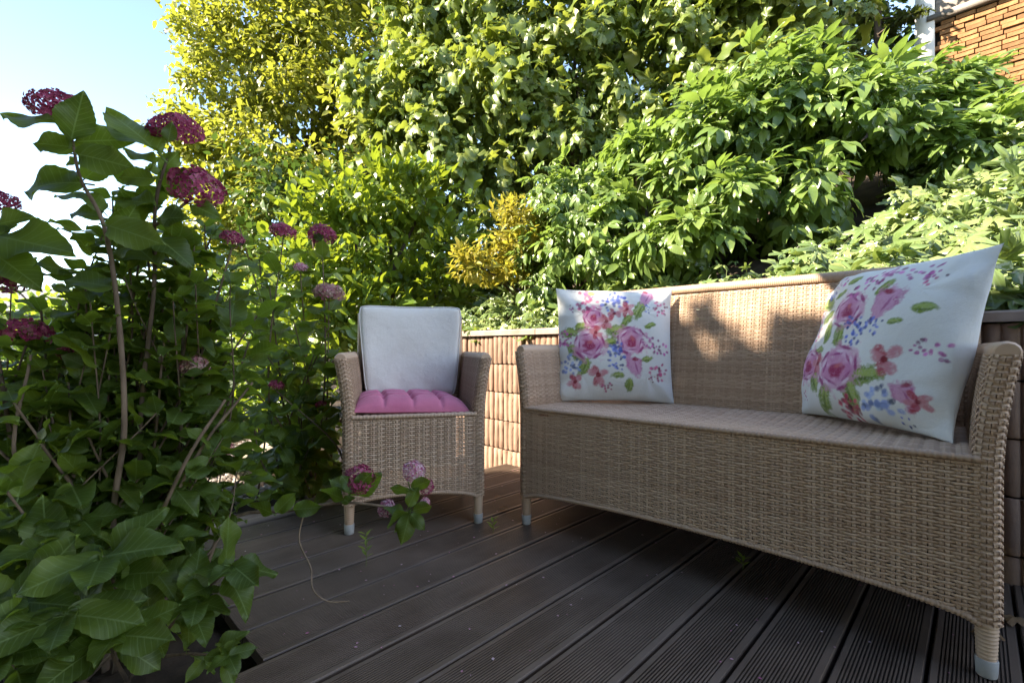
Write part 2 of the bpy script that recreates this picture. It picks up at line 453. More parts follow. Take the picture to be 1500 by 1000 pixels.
SH = {
    'hyd': [blade(21, 5, .62, .42, .20, d, .025, .45, 2.15, .16, tw, i, .72) for i, (d, tw) in enumerate([(.10, .1), (.25, -.15), (.38, .2), (.18, -.25), (.05, .05)])],
    'small': [blade(4, 3, .56, .45, .3, .2, 0, 0, 1.6, .12, .2 * i, i) for i in range(3)],
    'vine': [lobed([(0, 1.0, .5), (.95, .82, .32), (-.95, .82, .32), (2.0, .62, .35), (-2.0, .62, .35)], 0, i, cup, 20, 1.0, .3) for i, cup in enumerate((.2, .5, .8, .35))] +
            [blade(8, 5, .78, .5, .2, .7, .06, .5, 1.7, .2, .3, 11, .5), blade(8, 5, .74, .5, .1, 1.0, .06, .6, 1.7, .2, -.3, 12, .5)],
    'laurel': [blade(7, 3, .44, .58, .22, d, 0, .1, 2.0, .1, tw, i, .9) for i, (d, tw) in enumerate([(.1, .1), (.25, -.2), (.4, .15)])],
    'peony': [trifoliate(i) for i in range(5)],
    'ivy': [lobed([(0, 1.0, .28), (1.0, .85, .22), (-1.0, .85, .22), (2.05, .62, .26), (-2.05, .62, .26)], 0, 40 + i, cup, 32, 1.0, .4) for i, cup in enumerate((.1, .3, .5, .2))],
    'yellow': [blade(5, 3, .34, .5, .25, .2, 0, 0, 1.6, .1, .2, i, .9) for i in range(3)],
    'fern': [compound([((0, .08 * k, -.01 * k * k * .2), sgn * 1.15, -.15, .34 * (1 - k / 13) + .05, blade(4, 3, .34, .4, .1, .2)) for k in range(12) for sgn in (-1, 1)])],
}
_lm = {}
def leaf_mesh(kind, i, mat):
    key = (kind, i, mat)
    if key not in _lm:
        V, T, U = SH[kind][i]
        me = fast_mesh('leaf_' + kind, V, T, U); me.materials.append(M[mat]); _lm[key] = me
    return _lm[key]

def frames(D, N):
    D = norm(D); Z = norm(N - (N * D).sum(-1, keepdims=True) * D); X = np.cross(D, Z)
    return np.stack([X, D, Z], -1)      # columns

def put_leaves(root, kind, mat, Pp, D, N, S, n_parts=0, stuff_name='foliage', part_name='leaf'):
    """the leaves that show largest become single parts, the rest one joined part"""
    Pp = np.asarray(Pp, float); S = np.asarray(S, float)
    Rm = frames(np.asarray(D, float), np.asarray(N, float))
    var = rng.integers(0, len(SH[kind]), len(Pp))
    inv = root.matrix_basis.inverted()
    px, py = pix(Pp)
    score = S / np.maximum(Pp[:, 1], .2)
    inside = (px > 0) & (px < 1500) & (py > 0) & (py < 1000) & (Pp[:, 1] > 0)
    score = np.where(inside, score, -1)
    take = np.zeros(len(Pp), bool)
    if n_parts:
        order = np.argsort(-score)[:n_parts]
        take[order[score[order] > 0]] = True
    for i in np.nonzero(take)[0]:
        o = bpy.data.objects.new(part_name, leaf_mesh(kind, int(var[i]), mat))
        m = Matrix([list(Rm[i, r] * S[i]) + [Pp[i, r]] for r in range(3)] + [[0, 0, 0, 1]])
        o.matrix_basis = inv @ m
        o.parent = root
        COL.objects.link(o)
    Vs, Ts, Us = [], [], []; n = 0
    loc = np.array(root.location)
    for v in range(len(SH[kind])):
        idx = np.nonzero((~take) & (var == v))[0]
        if not len(idx): continue
        V, T, U = SH[kind][v]
        A = np.einsum('nij,vj->nvi', Rm[idx] * S[idx, None, None], V) + Pp[idx, None] - loc
        Vs.append(A.reshape(-1, 3)); Us.append(np.tile(U, (len(idx), 1)))
        Ts.append((T[None] + (np.arange(len(idx)) * len(V))[:, None, None]).reshape(-1, 3) + n); n += len(idx) * len(V)
    if Vs:
        me = fast_mesh(stuff_name, np.concatenate(Vs), np.concatenate(Ts), np.concatenate(Us))
        make_obj(stuff_name, me, root, M[mat], kind='stuff')

def rand_dir(n):
    return norm(rng.standard_normal((n, 3)))

def cloud(lobes, count, size, clump=0.3, clumps=14, up=.7, out=.5, rnd=.5, sunp=.35, droop=.2, svar=.25, shell=.75, above=True, cull=True):
    """leaf positions clustered into twigs on and inside a set of lobes (centre, radii)"""
    C = np.array([l[0] for l in lobes], float); Rr = np.array([l[1] for l in lobes], float)
    w = (Rr[:, 0] * Rr[:, 2]) ; w = w / w.sum()
    li = rng.choice(len(lobes), count, p=w)
    cl_dir = norm(rng.standard_normal((len(lobes), clumps, 3)) * np.array([1, 1, .9]) + np.array([0, -.15, .15]))
    cl_r = shell + (1.08 - shell) * rng.random((len(lobes), clumps, 1))
    ci = rng.integers(0, clumps, count)
    c = C[li] + Rr[li] * cl_dir[li, ci] * cl_r[li, ci]
    jit = rng.standard_normal((count, 3)).clip(-1.35, 1.35) * np.array([1, 1, .62])
    p = c + jit * clump * Rr[li].mean(1, keepdims=True)
    o = norm((p - C[li]) / Rr[li] ** 2 + 0.6 * norm(jit))
    N = norm(up * np.array([0, 0, 1.0]) + out * o + rnd * rand_dir(count) + sunp * to_sun)
    D = norm(.8 * o + .8 * rand_dir(count) - droop * np.array([0, 0, 1.0]))
    S = size * (1 + svar * rng.standard_normal(count)).clip(.45, 1.7)
    keep = np.ones(count, bool)
    if above: keep &= p[:, 2] > terrain_h(p[:, 0], p[:, 1]) + .01
    if cull:
        px, py = pix(p); keep &= (p[:, 1] > .1) & (px > -350) & (px < 1850) & (py > -320) & (py < 1300)
    return p[keep], D[keep], N[keep], S[keep]

def branches(root, base, tips, r0, mat='bark', name='branch', seg=6):
    for tp in tips:
        base = np.asarray(base); tp = np.asarray(tp)
        mid = base * .55 + tp * .45 + np.array([.12 * rng.standard_normal(), .12 * rng.standard_normal(), .12]) * np.linalg.norm(tp - base) * .5
        pts = spline([base, mid, tp], 9) - np.array(root.location)
        mb = MB(); mb.tube(pts, np.linspace(r0, r0 * .25, 9), seg); mb.build(name, M[mat], root)

def lob(*rows):
    return [(P(px, py, Y), (r * 1.0, r * .9, r * .85)) if not isinstance(r, tuple) else (P(px, py, Y), r) for (px, py, Y, r) in rows]

# ------------------------------------------------------------------ ground, bank, deck
def sheet(name, xs, ys, zf, mat, **kw):
    X, Y = np.meshgrid(xs, ys)
    Z = zf(X, Y)
    mb = MB(); mb.grid(np.stack([X, Y, Z], -1)); return mb.build(name, M[mat], None, **kw)
sheet('ground', np.linspace(-400, 400, 41), np.linspace(-60, 600, 34), lambda x, y: -0.17 + 0 * x, 'ground', label='garden soil and low turf around the terrace', kind='structure')

def bank():
    s = np.concatenate([np.linspace(-9, -2, 12), np.linspace(-1.8, 5, 70), np.linspace(5.4, 9, 8)])
    n = np.concatenate([np.linspace(2.045, 6, 60), np.linspace(6.3, 30, 24)])
    S_, N_ = np.meshgrid(s, n)
    X = ES[0] * S_ + EN[0] * N_; Y = ES[1] * S_ + EN[1] * N_
    Z = terrain_h(X, Y) + 0.03 * np.sin(X * 7.3 + Y * 3.1) * np.cos(Y * 6.1) - .005
    mb = MB(); mb.grid(np.stack([X, Y, Z], -1)[:, ::-1]); return mb.build('hillside', M['soil'], None, label='dark soil bank rising behind the wall', kind='structure')
bank()

def deck():
    c = W(0.2, 0.4, -0.055)
    mb = MB()
    root = empty('deck', (0, 0, 0), 0, 'dark grooved timber deck boards running towards the wall', None, None, 'structure')
    # joists below the boards
    for n in np.arange(-1.0, 1.95, 0.45):
        a, b = W(-2.2, n, 0), W(1.10 if n < .38 else 1.93, n, 0)
        d = (b - a); L = np.linalg.norm(d); m = MB(); m.box((0, -.03, -.115), (L, .03, -.031))
        o = m.build('joist', M['joist'], root); o.location = a; o.rotation_euler = (0, 0, math.atan2(d[1], d[0]))
    pitch, wd = 0.1435, 0.1365
    # ridged cross-section
    prof = [(-wd / 2, -.028), (-wd / 2, -.003), (-wd / 2 + .003, 0)]
    m0 = .0135; nr = 17; x = -wd / 2 + m0; rp = (wd - 2 * m0) / nr
    prof.append((x, 0))
    for k in range(nr):
        prof += [(x + .10 * rp, -.0042), (x + .42 * rp, -.0042), (x + .52 * rp, 0), (x + .99 * rp, 0)]; x += rp
    prof += [(wd / 2 - .003, 0), (wd / 2, -.003), (wd / 2, -.028)]
    prof = np.array(prof)
    def board_mesh(n0, n1):
        ys = np.array([n0, n1]); G_ = np.zeros((2, len(prof), 3))
        for i, y in enumerate(ys): G_[i, :, 0] = prof[:, 0]; G_[i, :, 1] = y; G_[i, :, 2] = prof[:, 1]
        m = MB(); m.grid(G_)
        for i, y in ((0, n0), (1, n1)):
            V = np.array([(-wd / 2, y, -.028), (wd / 2, y, -.028), (wd / 2, y, -.0042), (-wd / 2, y, -.0042)])
            m.add(V, [(0, 1, 2, 3)] if i == 0 else [(3, 2, 1, 0)])
        return m.mesh('board', smooth_shade=False)
    long_m, short_m = board_mesh(-1.3, 1.945), board_mesh(.355, 1.945)
    long_m.materials.append(M['deck']); short_m.materials.append(M['deck'])
    s = -2.15
    while s < 1.96:
        o = make_obj('board', long_m if s < 1.10 else short_m, root)
        o.location = W(s, 0, 0.0008 * rng.standard_normal())
        o.rotation_euler = (0, 0.004 * rng.standard_normal(), AX)
        s += pitch
deck()
# planting bed in the cut-out, soil a little below the boards
def bed():
    pts = [W(1.125, .35), W(1.125, -1.3), W(4.0, -1.3), W(4.0, .35)]
    X, Y = np.meshgrid(np.linspace(1.10, 4.6, 60), np.linspace(-1.3, .37, 36))
    XX = ES[0] * X + EN[0] * Y; YY = ES[1] * X + EN[1] * Y
    Z = -.075 + .02 * np.sin(9 * XX + 2 * YY) * np.cos(11 * YY) + .012 * rng.standard_normal(X.shape)
    mb = MB(); mb.grid(np.stack([XX, YY, Z], -1)[:, ::-1]); mb.build('planting_bed', M['soil'], None, label='dark soil bed cut into the deck corner', kind='structure')
    X, Y = np.meshgrid(np.linspace(2.06, 9, 70), np.linspace(.375, 9.0, 80))
    XX = ES[0] * X + EN[0] * Y; YY = ES[1] * X + EN[1] * Y
    Z = -.06 + .03 * np.sin(3 * XX + 2 * YY) * np.cos(4 * YY) + .01 * rng.standard_normal(X.shape)
    mb = MB(); mb.grid(np.stack([XX, YY, Z], -1)[:, ::-1]); mb.build('garden_bed', M['soil'], None, label='soil and leaf litter bed beside the deck', kind='structure')
bed()
def edging():
    a, b = W(2.03, .36), W(2.03, 1.25); L = np.linalg.norm(b - a)
    mb = MB()
    ys = np.linspace(0, L, 14); th = np.linspace(0, 2 * math.pi, 9)[:-1]
    G_ = np.zeros((14, 8, 3))
    for i, y in enumerate(ys):
        q = .045 * (1 + .06 * rng.standard_normal(8))
        G_[i, :, 0] = q * np.cos(th); G_[i, :, 1] = y; G_[i, :, 2] = q * np.sin(th) * .8 - .01
    mb.grid(G_, closed=True)
    for i in (0, 13):
        k = np.arange(8); mb.add(np.concatenate([G_[i], G_[i].mean(0)[None]]), np.stack([k, (k + 1) % 8, np.full(8, 8)], -1))
    o = mb.build('edging_log', M['edging'], None, label='grey weathered log edging the far left side of the deck', cat='edging')
    o.location = a; o.rotation_euler = (0, 0, AX)
edging()

def rock(name, loc, size, mat, seed, label, cat, rot=0.0, rough=.16):
    import bmesh
    r = np.random.default_rng(seed)
    bm = bmesh.new(); bmesh.ops.create_icosphere(bm, subdivisions=3, radius=1)
    k = r.standard_normal((6, 3)) * 2.2; ph = r.random(6) * 6
    for v in bm.verts:
        c = np.array(v.co); d = sum(math.sin(k[i] @ c + ph[i]) for i in range(6)) / 6
        c = np.sign(c) * np.abs(c) ** .7
        c = c * (1 + rough * d * 1.6); v.co = c * np.array(size)
    me = bpy.data.meshes.new(name); bm.to_mesh(me); bm.free()
    o = make_obj(name, me, None, M[mat], label=label, cat=cat); o.location = loc; o.rotation_euler = (0, 0, rot)
    me.polygons.foreach_set('use_smooth', np.ones(len(me.polygons), bool))
    return o
rock('edging_stone', (-1.30, 2.95, .03), (.10, .50, .12), 'stone', 3, 'long pale stone lying on gravel behind the wicker armchair', 'stone', R(-6))
rock('rock', tuple(W(-.66, 1.70, .12)), (.16, .13, .15), 'rock', 8, 'brown rock on the deck between the sofa and the wall', 'rock', .6)
def gravel():
    n = 2600
    Pp = np.stack([rng.uniform(-2.0, -.75, n), rng.uniform(2.15, 3.9, n), np.zeros(n)], -1)
    s = Pp[:, :2] @ ES; nn = Pp[:, :2] @ EN
    Pp = Pp[(s > 2.10) & (nn > .45)]
    Pp[:, 2] = -.035 + .008 * rng.standard_normal(len(Pp))
    ph = (1 + 5 ** .5) / 2
    V = norm(np.array([(-1, ph, 0), (1, ph, 0), (-1, -ph, 0), (1, -ph, 0), (0, -1, ph), (0, 1, ph), (0, -1, -ph), (0, 1, -ph), (ph, 0, -1), (ph, 0, 1), (-ph, 0, -1), (-ph, 0, 1)], float))
    T = np.array([(0,11,5),(0,5,1),(0,1,7),(0,7,10),(0,10,11),(1,5,9),(5,11,4),(11,10,2),(10,7,6),(7,1,8),(3,9,4),(3,4,2),(3,2,6),(3,6,8),(3,8,9),(4,9,5),(2,4,11),(6,2,10),(8,6,7),(9,8,1)])
    sc = rng.uniform(.008, .022, (len(Pp), 1, 1)) * rng.uniform(.6, 1.2, (len(Pp), 1, 3))
    A = V[None] * sc + Pp[:, None]
    TT = (T[None] + (np.arange(len(Pp)) * 12)[:, None, None]).reshape(-1, 3)
    make_obj('gravel', fast_mesh('gravel', A.reshape(-1, 3), TT, smooth_shade=False), None, M['gravel'], label='pale gravel behind the armchair beside the deck', kind='stuff')
gravel()

# ------------------------------------------------------------------ ribbed retaining wall
def wall():
    bw, bh, dp, nr = .24, .163, .10, 6
    root = empty('retaining_wall', tuple(W(2.77, WALL_N)), AX, 'ribbed terracotta block retaining wall behind the sofa', 'wall')
    prof = []
    for k in range(nr):
        x0 = -bw / 2 + .003 + k * (bw - .006) / nr; w = (bw - .006) / nr
        for a, d_ in ((0.02, 0), (.14, -.0125), (.5, -.0145), (.86, -.0125), (.98, 0)):
            prof.append((x0 + a * w, d_))
    prof = np.array(prof)
    meshes = []
    for v in range(3):
        r = np.random.default_rng(v)
        zs = [0, .006, .05, .11, bh - .010, bh - .004]
        G_ = np.zeros((len(zs), len(prof) + 2, 3))
        for i, z in enumerate(zs):
            ins = .003 if i in (0, 5) else 0
            G_[i, 1:-1, 0] = prof[:, 0]; G_[i, 1:-1, 1] = prof[:, 1] + ins + .0012 * r.standard_normal(len(prof)); G_[i, :, 2] = z
            G_[i, 0] = (-bw / 2 + .003, dp, z); G_[i, -1] = (bw / 2 - .003, dp, z)
        mb = MB(); mb.grid(G_)
        for i in (0, 5):
            ring = G_[i]; c = ring.mean(0); m = len(ring); k = np.arange(m)
            f = np.stack([k, (k + 1) % m, np.full(m, m)], -1); mb.add(np.concatenate([ring, c[None]]), f if i == 5 else f[:, ::-1])
        me = mb.mesh('block'); me.materials.append(M['block']); meshes.append(me)
    core = MB(); core.box((0, .075, -.17), (4.32, .097, .70)); core.build('core', M['joist'], root)
    z0 = -.085
    for c in range(5):
        off = 0
        x = .12 - off
        while x < 4.35:
            o = make_obj('block', meshes[rng.integers(0, 3)], root)
            o.location = (x, .004 * rng.standard_normal(), z0 + c * (bh + .001))
            o.rotation_euler = (0, 0, .008 * rng.standard_normal()); x += bw + .002
    x = 0
    me = None
    for k in range(8):
        mb = MB(); L = .55
        V = np.array([(0, -.03, 0), (L - .004, -.03, 0), (L - .004, .12, 0), (0, .12, 0), (0, -.03, .026), (L - .004, -.03, .026), (L - .004, .12, .03), (0, .12, .03),
                      (0, -.024, .032), (L - .004, -.024, .032)])
        if me is None:
            mb.add(V, [(0, 3, 2, 1), (8, 9, 6, 7), (4, 5, 9, 8), (0, 1, 5, 4), (1, 2, 6, 5), (2, 3, 7, 6), (3, 0, 4, 7)]); mb.add(V[[5, 6, 9]], [(0, 1, 2)]); mb.add(V[[4, 8, 7]], [(0, 1, 2)])
            me = mb.mesh('cap_stone', False); me.materials.append(M['capstone'])
        o = make_obj('cap_stone', me, root); o.location = (x - .03, .002 * rng.standard_normal(), z0 + 5 * (bh + .001)); x += L
wall()

# ------------------------------------------------------------------ wicker furniture
def weave(mb, fn, ulen, vlen, pu=.0265, pv=.0072, mask=None, A=.0027, edge=True, st2=True):
    """over-and-under strands on a surface fn(u, v); rows run along u, paired stakes along v"""
    def surf(u, v):
        p = fn(u, v); e = 1e-3
        du = fn(u + e, v) - fn(u - e, v); dv = fn(u, v + e) - fn(u, v - e)
        return p, norm(np.cross(du, dv))
    nv = int(vlen / pv); nu = int(ulen / pu)
    u = np.linspace(0, nu * pu, nu * 4 + 1)
    wv = pv * .41
    for j in range(nv):
        v = (j + .5) * pv
        uu = u
        off = A * np.cos(math.pi * uu / pu + math.pi * j)
        jit = .0004 * rng.standard_normal(len(uu))
        rows = []
        for dv, dz in ((-wv, -.0017), (0, .0008), (wv, -.0017)):
            p, n = surf(uu, np.full_like(uu, v + dv) + jit); rows.append(p + n * (off + dz)[:, None])
        G_ = np.stack(rows, 1)
        ok = np.ones(len(uu), bool) if mask is None else mask(uu, np.full_like(uu, v))
        idx = np.nonzero(ok)[0]
        if len(idx) < 2: continue
        for run in np.split(idx, np.nonzero(np.diff(idx) > 1)[0] + 1):
            if len(run) > 1: mb.grid(G_[run])
    v = np.linspace(0, nv * pv, nv * 2 + 1)
    jf = v / pv - .5
    ws = .0036
    for k in range(nu + 1):
        for d in (-.0046, .0046):
            uc = k * pu + d
            if uc < 0 or uc > ulen: continue
            off = -A * np.cos(math.pi * k + math.pi * jf) * 1.05
            rows = []
            for du, dz in ((-ws, -.0014), (0, .0007), (ws, -.0014)):
                p, n = surf(np.full_like(v, uc + du), v); rows.append(p + n * (off + dz)[:, None])
            G_ = np.stack(rows, 1)[:, ::-1]
            ok = np.ones(len(v), bool) if mask is None else mask(np.full_like(v, uc), v)
            idx = np.nonzero(ok)[0]
            if len(idx) < 2: continue
            for run in np.split(idx, np.nonzero(np.diff(idx) > 1)[0] + 1):
                if len(run) > 1: mb.grid(G_[run])

def wrap(mb, path, r, pitch=.0075, seg=12, sx=1.0, depth=.0020):
    """a rail or leg wound round with strands: one bulged ring per turn"""
    path = np.asarray(path, float)
    d = np.r_[0, np.cumsum(np.linalg.norm(np.diff(path, axis=0), axis=1))]
    n = max(3, int(d[-1] / pitch) * 3 + 1)
    q = np.linspace(0, d[-1], n)
    pts = np.stack([np.interp(q, d, path[:, k]) for k in range(3)], -1)
    rr = np.interp(q, d, np.broadcast_to(r, (len(path),)))
    rr = rr + np.where(np.arange(n) % 3 == 0, -depth, 0)
    mb.tube(pts, rr, seg)

def furniture(name, label, cat, loc, rz, L, D, seat_z, arm_z, back_z, apron, flare, seat_d, lean, hole=None, back_inset=.015, group=None):
    root = empty(name, loc, rz, label, cat, group)
    t = .043
    wk = M['wicker']
    def fl(z): return flare * np.clip((z - seat_z + .06) / (arm_z - seat_z + .06), 0, 1.1) ** 2
    ap = lambda x: apron[0] + (apron[1] - apron[0]) * np.clip(1 - ((x - L / 2) / (L / 2 - .03)) ** 2, 0, 1) ** .5
    # front panel
    mb = MB(); zt = seat_z - .006; z0 = min(apron) - .01
    msk = lambda u, v: ((z0 + v) > ap(u + t * .5)) & (np.ones_like(u, bool) if hole is None else (((u + t * .5 - hole[0]) / hole[2]) ** 2 + ((z0 + v - hole[1]) / hole[3]) ** 2 > 1))
    weave(mb, lambda u, v: np.stack([u + t * .5, 0.0035 + 0 * u, z0 + v], -1), L - t, zt - z0, mask=msk)
    fp = mb.build('front_panel', wk, root)
    xs = np.linspace(t * .7, L - t * .7, 60)
    mb = MB(); wrap(mb, np.stack([xs, 0 * xs + .006, ap(xs) - .003], -1), .008, .008, 8); mb.build('lower_rim', wk, root)
    # seat
    mb = MB()
    weave(mb, lambda u, v: np.stack([u + t * .6, .004 + v, seat_z + .004 - .012 * np.sin(np.pi * np.clip(v / seat_d, 0, 1)) * np.sin(np.pi * np.clip(u / L, 0, 1))], -1), L - 1.2 * t, seat_d + .02, pv=.0078)
    mb.build('seat', wk, root)
    mb = MB()
    wrap(mb, [(t * .7, .004, seat_z - .001), (L - t * .7, .004, seat_z - .001)], .0085, .0122, 8, depth=.0022); mb.build('seat_rim', wk, root)
    # arms with corner posts: the woven face goes round the front post
    for side in (0, 1):
        mb = MB()
        Lin = D - .10; Rf = t / 2
        per = Lin + math.pi * Rf + D - .03 - Rf
        def plan(u):
            x = np.where(u < Lin, t, np.where(u < Lin + math.pi * Rf, Rf + Rf * np.cos((u - Lin) / Rf), 0))
            y = np.where(u < Lin, Rf + Lin - u, np.where(u < Lin + math.pi * Rf, Rf - Rf * np.sin((u - Lin) / Rf), Rf + (u - Lin - math.pi * Rf)))
            return x, y
        zb = apron[0]
        def fn(u, v):
            x, y = plan(u); z = zb + v
            x = x - fl(z) * (1 - .35 * np.clip(y / D, 0, 1))
            if side: x = L - x
            return np.stack([x, y, z], -1)
        msk = lambda u, v: (u > Lin - .004) | ((zb + v) > seat_z - .01)
        if side:
            weave(mb, lambda u, v: fn(per - u, v), per, arm_z - zb, pu=.0180, mask=lambda u, v: msk(per - u, v), A=.0016)
        else:
            weave(mb, fn, per, arm_z - zb, pu=.0180, mask=msk, A=.0016)
        mb.build('armrest', wk, root)
        ys = np.linspace(Rf * .9, D - .05, 20)
        xx = t / 2 - fl(arm_z) * (1 - .35 * ys / D); xx = L - xx if side else xx
        zz = arm_z - .004 + 0 * ys
        rr = np.full(20, Rf + .0025); rr[0] *= .86
        mb = MB(); wrap(mb, np.stack([xx, ys, zz], -1), rr, .0075, 14); mb.build('arm_rail', wk, root)
    # backrest: two woven faces and wound rails
    bx0, bx1 = t * .4 + back_inset, L - t * .4 - back_inset
    bz0 = seat_z - .03; hgt = back_z - bz0 - .012
    yb = lambda v: seat_d + lean * (np.clip(v / hgt, 0, 1.2)) ** 1.25
    mb = MB(); weave(mb, lambda u, v: np.stack([bx0 + u, yb(v), bz0 + v], -1), bx1 - bx0, hgt)
    weave(mb, lambda u, v: np.stack([bx1 - u, yb(v) + .036, bz0 + v], -1), bx1 - bx0, hgt, pu=.035, pv=.009)
    mb.build('backrest', wk, root)
    vv = np.linspace(0, hgt, 16)
    side_pts = np.stack([0 * vv, yb(vv) + .018, bz0 + vv], -1)
    path = np.concatenate([side_pts + np.array([bx0, 0, 0]), [[bx0 + .008, yb(hgt) + .018, back_z - .006]], [[bx0 + .02, yb(hgt) + .018, back_z]], [[bx1 - .02, yb(hgt) + .018, back_z]], [[bx1 - .008, yb(hgt) + .018, back_z - .006]], (side_pts + np.array([bx1, 0, 0]))[::-1]])
    mb = MB(); wrap(mb, path, .020, .0066, 10); mb.build('back_rail', wk, root)
    # rear of the base and legs
    mb = MB(); zr = apron[0]
    mb.box((t, D - .03, zr), (L - t, D - .022, seat_z - .012)); mb.build('rear_panel', wk, root)
    for (x, y) in ((t / 2, t / 2), (L - t / 2, t / 2), (t / 2, D - .04), (L - t / 2, D - .04)):
        mb = MB(); wrap(mb, [(x, y, .030), (x, y, apron[0] + .03)], [.0160, .0205], .0075, 14); lg = mb.build('leg', wk, root)
        mb = MB(); mb.tube([(x, y, 0.0005), (x, y, .003), (x, y, .034), (x, y, .036)], [.0150, .0165, .0182, .0172], 18); mb.build('foot_cap', M['cap'], lg)
    return root

SOFA_RZ = R(-42.6)
sc_, ss_ = math.cos(SOFA_RZ), math.sin(SOFA_RZ)
SL, SD, SEAT = 1.272, .575, .438
def sofa_origin():
    lc = np.array([.058, 1.795])                # centre of the left front foot
    o = lc - (np.array([sc_, ss_]) * .024 + np.array([-ss_, sc_]) * .024)
    return (o[0], o[1], 0.0)
SO = sofa_origin()
def sofa_pt(x, y, z):
    return np.array([SO[0] + sc_ * x - ss_ * y, SO[1] + ss_ * x + sc_ * y, z])
furniture('wicker_sofa', 'wide woven tan wicker two-seat sofa with flared arms', 'sofa', SO, SOFA_RZ, SL, SD, SEAT, .655, .895, (.108, .150), .030, .468, .075, hole=(.115, .418, .020, .006))
CH_RZ = R(13.8)
cc_, cs_ = math.cos(CH_RZ), math.sin(CH_RZ)
CO = np.array([-.578, 1.70]) - (np.array([cc_, cs_]) * .024 + np.array([-cs_, cc_]) * .024)
CO = (CO[0], CO[1], 0.0)
def chair_pt(x, y, z):
    return np.array([CO[0] + cc_ * x - cs_ * y, CO[1] + cs_ * x + cc_ * y, z])
CL = .508
furniture('wicker_armchair', 'single woven tan wicker armchair holding a cream back pad', 'armchair', CO, CH_RZ, CL, .56, .415, .625, .83, (.105, .135), .030, .45, .085)

